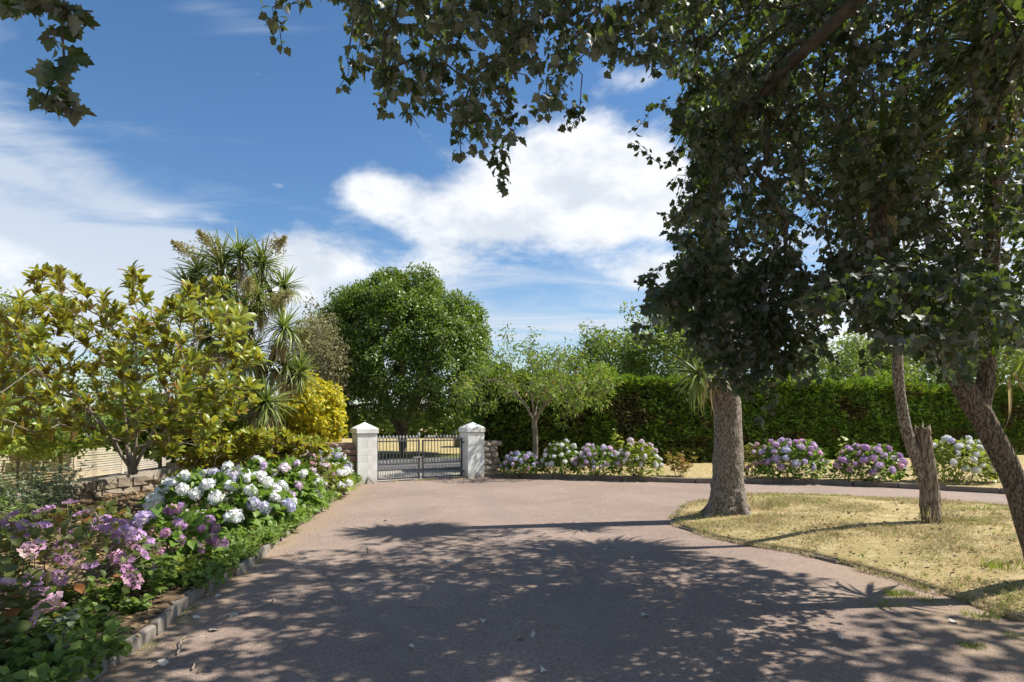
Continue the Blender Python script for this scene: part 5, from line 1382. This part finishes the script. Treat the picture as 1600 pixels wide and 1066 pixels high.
xy = sample_poly(vis, 3000); n = len(xy); pos = np.column_stack([xy, lz(xy[:, 0], xy[:, 1]) + 0.03]); V, T, v = tmpl_scatter(TP_poplar2, pos, frames(rand_dir(n) * (1, 1, .5), rand_dir(n) * .5 + (0, 0, 1)), 0.02 + 0.028 * rng.random(n))
tag(link(bpy.data.objects.new('lawn_litter', np_mesh('lawn_litter', V, T, L_litter, v))), 'brown fallen leaves scattered over the dry lawn', 'leaf litter', None, 'stuff')
xy = sample_poly([q for q in BB], 60000); xy = xy[(xy[:, 0] < 14) & (xy[:, 1] < 20.8)]
grass('back_lawn_grass', 'dry yellow grass behind the dark kerb under the back hydrangeas', xy, lambda a, b: np.full(len(a), 0.085), np.full(len(xy), 0.05), L_grass, 0.010, 0.8)


def tuftgrass(label, c, z, n, h, rad, mat, group, w=0.005, lean=0.5):
    t = Thing('grass_tuft', label, 'grass tuft', (c[0], c[1], z), group); a = rng.random(n) * 6.28; r = rad * rng.random(n) ** .7; pos = t.base + np.column_stack([r * np.cos(a), r * np.sin(a), np.full(n, -.005)])
    d = np.column_stack([np.cos(a) * lean, np.sin(a) * lean, np.ones(n)]) + rng.normal(size=(n, 3)) * .25; s = h * (0.5 + 0.7 * rng.random(n))
    V, T, v = tmpl_scatter(TP_blade, pos, frames(d, -np.column_stack([np.cos(a), np.sin(a), np.zeros(n)]) + (0, 0, .3)), np.column_stack([np.full(n, w), s, s])); t.mesh('blades', V, T, mat, v, None, 'stuff')


q = P(1455, 815, Y2)
tuftgrass('long pale grass around the foot of the slender broken stub', (q[0], q[1] - .08), lz(np.array([q[0]]), np.array([q[1]]))[0], 80, .22, .18, L_grass, 'long grass tufts', .0035)
tuftgrass('long pale grass right of the thick palm trunk', (4.05, 9.75), lz(np.array([4.05]), np.array([9.75]))[0], 260, .16, .34, L_grass, 'long grass tufts', .004)
q = G(1515, 800, .2); tuftgrass('bright green weed patch on the lawn behind the slender stub', (q[0], q[1] - .2), .2, 320, .12, .5, L_green, 'green tufts on the lawn', .012, 1.2)
for (px, py, n, h, r, lb) in [(1407, 930, 260, .055, .13, 'dark green grass tuft on the edge of the drive'), (1380, 945, 150, .035, .17, 'flat weed patch left of the dark grass tuft on the drive'), (1448, 938, 110, .04, .10, 'small pale weed by the lawn edging'),
                              (1520, 1010, 140, .035, .08, 'lime green weed alone on the dappled drive at the lower right'), (1585, 995, 110, .03, .10, 'yellow green weed at the right edge of the drive'), (1530, 965, 120, .06, .12, 'dark sprawling weed in front of the lawn edging'),
                              (1582, 895, 200, .14, .20, 'yellow green dandelion patch near the leaning trunk')]:
    q = G(px, py, 0.0 if py > 910 else .12); tuftgrass(lb, q, q[2] + .002, n, h, r, L_green, 'weeds at the drive edge', .005, 1.1)
n = 2600; y = np.interp(rng.random(n), [0, 1], [3.4, 15.0]); x = np.interp(y, yk, xk) + 0.02 + 0.10 * rng.random(n) ** 2; m_ = np.array([mnoise.noise(Vector((0, b * 1.7, 9))) for b in y]) > 0.02
grass('kerb_grass', 'dry grass and moss fringe at the foot of the left kerb', np.column_stack([x, y])[m_], lambda a, b: np.zeros(len(a)), np.full(m_.sum(), .03), L_green, .005, 1.0)
n = 1800; f = rng.random(n); xy = (GL + (GR - GL) * f[:, None])[:, :2] + GN[:2] * (0.05 + .25 * rng.random(n) ** 2)[:, None]; m_ = np.array([mnoise.noise(Vector((a * 2, 0, 2))) for a in xy[:, 0]]) > -.05
grass('gate_grass', 'thin dry grass fringe along the foot of the gate', xy[m_], lambda a, b: np.zeros(len(a)), np.full(m_.sum(), .05), L_grass, .008, 1.0)

# ---------------------------------------------------------------- litter on the drive
M_pale = leaf_mat('pale_fallen_leaf', (0.50, 0.46, 0.38), (0.62, 0.58, 0.50), None, 0.1, None, 0.7, 0.2)
leafme = np_mesh('fallen_leaf', TP_poplar[0] * (1, 1, 1.3), TP_poplar[1], M_pale, np.zeros(len(TP_poplar[0])))
for px, py in ((835, 993), (818, 996), (606, 813), (945, 857), (955, 855), (362, 958), (328, 985), (253, 1040), (306, 962), (345, 930), (988, 872), (1310, 995), (1275, 930), (1488, 972), (1456, 925), (1464, 924), (1440, 918), (755, 968), (700, 875), (850, 1045), (640, 1010), (1120, 1030), (1010, 960), (560, 905), (480, 870), (1190, 905)):
    q = G(px, py, 0.012); o = link(bpy.data.objects.new('fallen_leaf', leafme)); o.location = q; o.scale = (1, 1, 1); s_ = 0.05 + 0.03 * rng.random(); o.scale = (s_, s_, s_)
    o.rotation_euler = (rng.normal() * .3, rng.normal() * .3, rng.random() * 6.28); tag(o, 'small pale dry leaf fallen on the drive', 'fallen leaf', 'fallen leaves on the drive')
n = 2600; xy = sample_poly([(-2.6, 3), (4.2, 3), (3.6, 6), (2.8, 9), (1, 12), (-3.2, 12)], n); kx_ = np.interp(xy[:, 1], yk, xk); near_ = np.exp(-(xy[:, 0] - kx_) / 0.35) + 0.10; m_ = rng.random(n) < near_; xy = xy[m_]; n = len(xy)
pos = np.column_stack([xy, np.full(n, .006)]); V, T, v = tmpl_scatter(TP_oval, pos, frames(rand_dir(n) * (1, 1, .15), rand_dir(n) * .3 + (0, 0, 1)), 0.012 + 0.02 * rng.random(n))
tag(link(bpy.data.objects.new('drive_debris', np_mesh('drive_debris', V, T, L_litter, v))), 'fine leaf crumbs blown along the kerb onto the drive', 'debris', None, 'stuff')
tw = [((276, 1022), (283, 1010), (282, 1000), (290, 995), 'pale curved twig at the kerb in the lower left of the drive'), ((395, 952), (410, 945), (425, 940), (428, 935), 'forked dry twig on the drive below the purple mophead'), ((345, 965), (355, 960), (365, 957), (368, 953), 'short twig on the drive near the kerb'),
      ((612, 893), (625, 891), (632, 889), (640, 888), 'thin dark twig in the shade in the middle of the drive'), ((640, 946), (655, 946), (665, 947), (676, 948), 'dark straight twig in the deep shade of the drive'), ((1058, 926), (1064, 925), (1068, 926), (1072, 928), 'short black twig in the shade on the right of the drive'),
      ((1307, 880), (1306, 872), (1308, 866), (1306, 862), 'pale upright twig leaning on the lawn edging'), ((574, 855), (577, 860), (576, 864), (573, 866), 'thin pale hooked twig on the drive beyond the white hydrangea'), ((520, 932), (523, 937), (527, 940), (528, 944), 'small pale twig on the drive left of centre'), ((1540, 880), (1547, 876), (1552, 873), (1556, 871), 'pale stick on the dry lawn near the leaning trunk'), ((300, 1046), (303, 1040), (304, 1036), (306, 1030), 'dark broken twig at the bottom left of the drive')]
for a, b, c_, d_, lb in tw:
    z0 = 0.012 if a[1] not in (880,) or a[0] < 1400 else 0.2
    pts = [G(*a, z0), G(*b, z0 + .012), G(*c_, z0 + .014), G(*d_, z0)]; V, T = tube(smooth_path(pts, 4), np.linspace(.007, .0035, 13), 5)
    o = link(bpy.data.objects.new('fallen_twig', np_mesh('fallen_twig', V - pts[0], T, M_twig, None, True))); o.location = pts[0]; tag(o, lb, 'twig', 'fallen twigs')
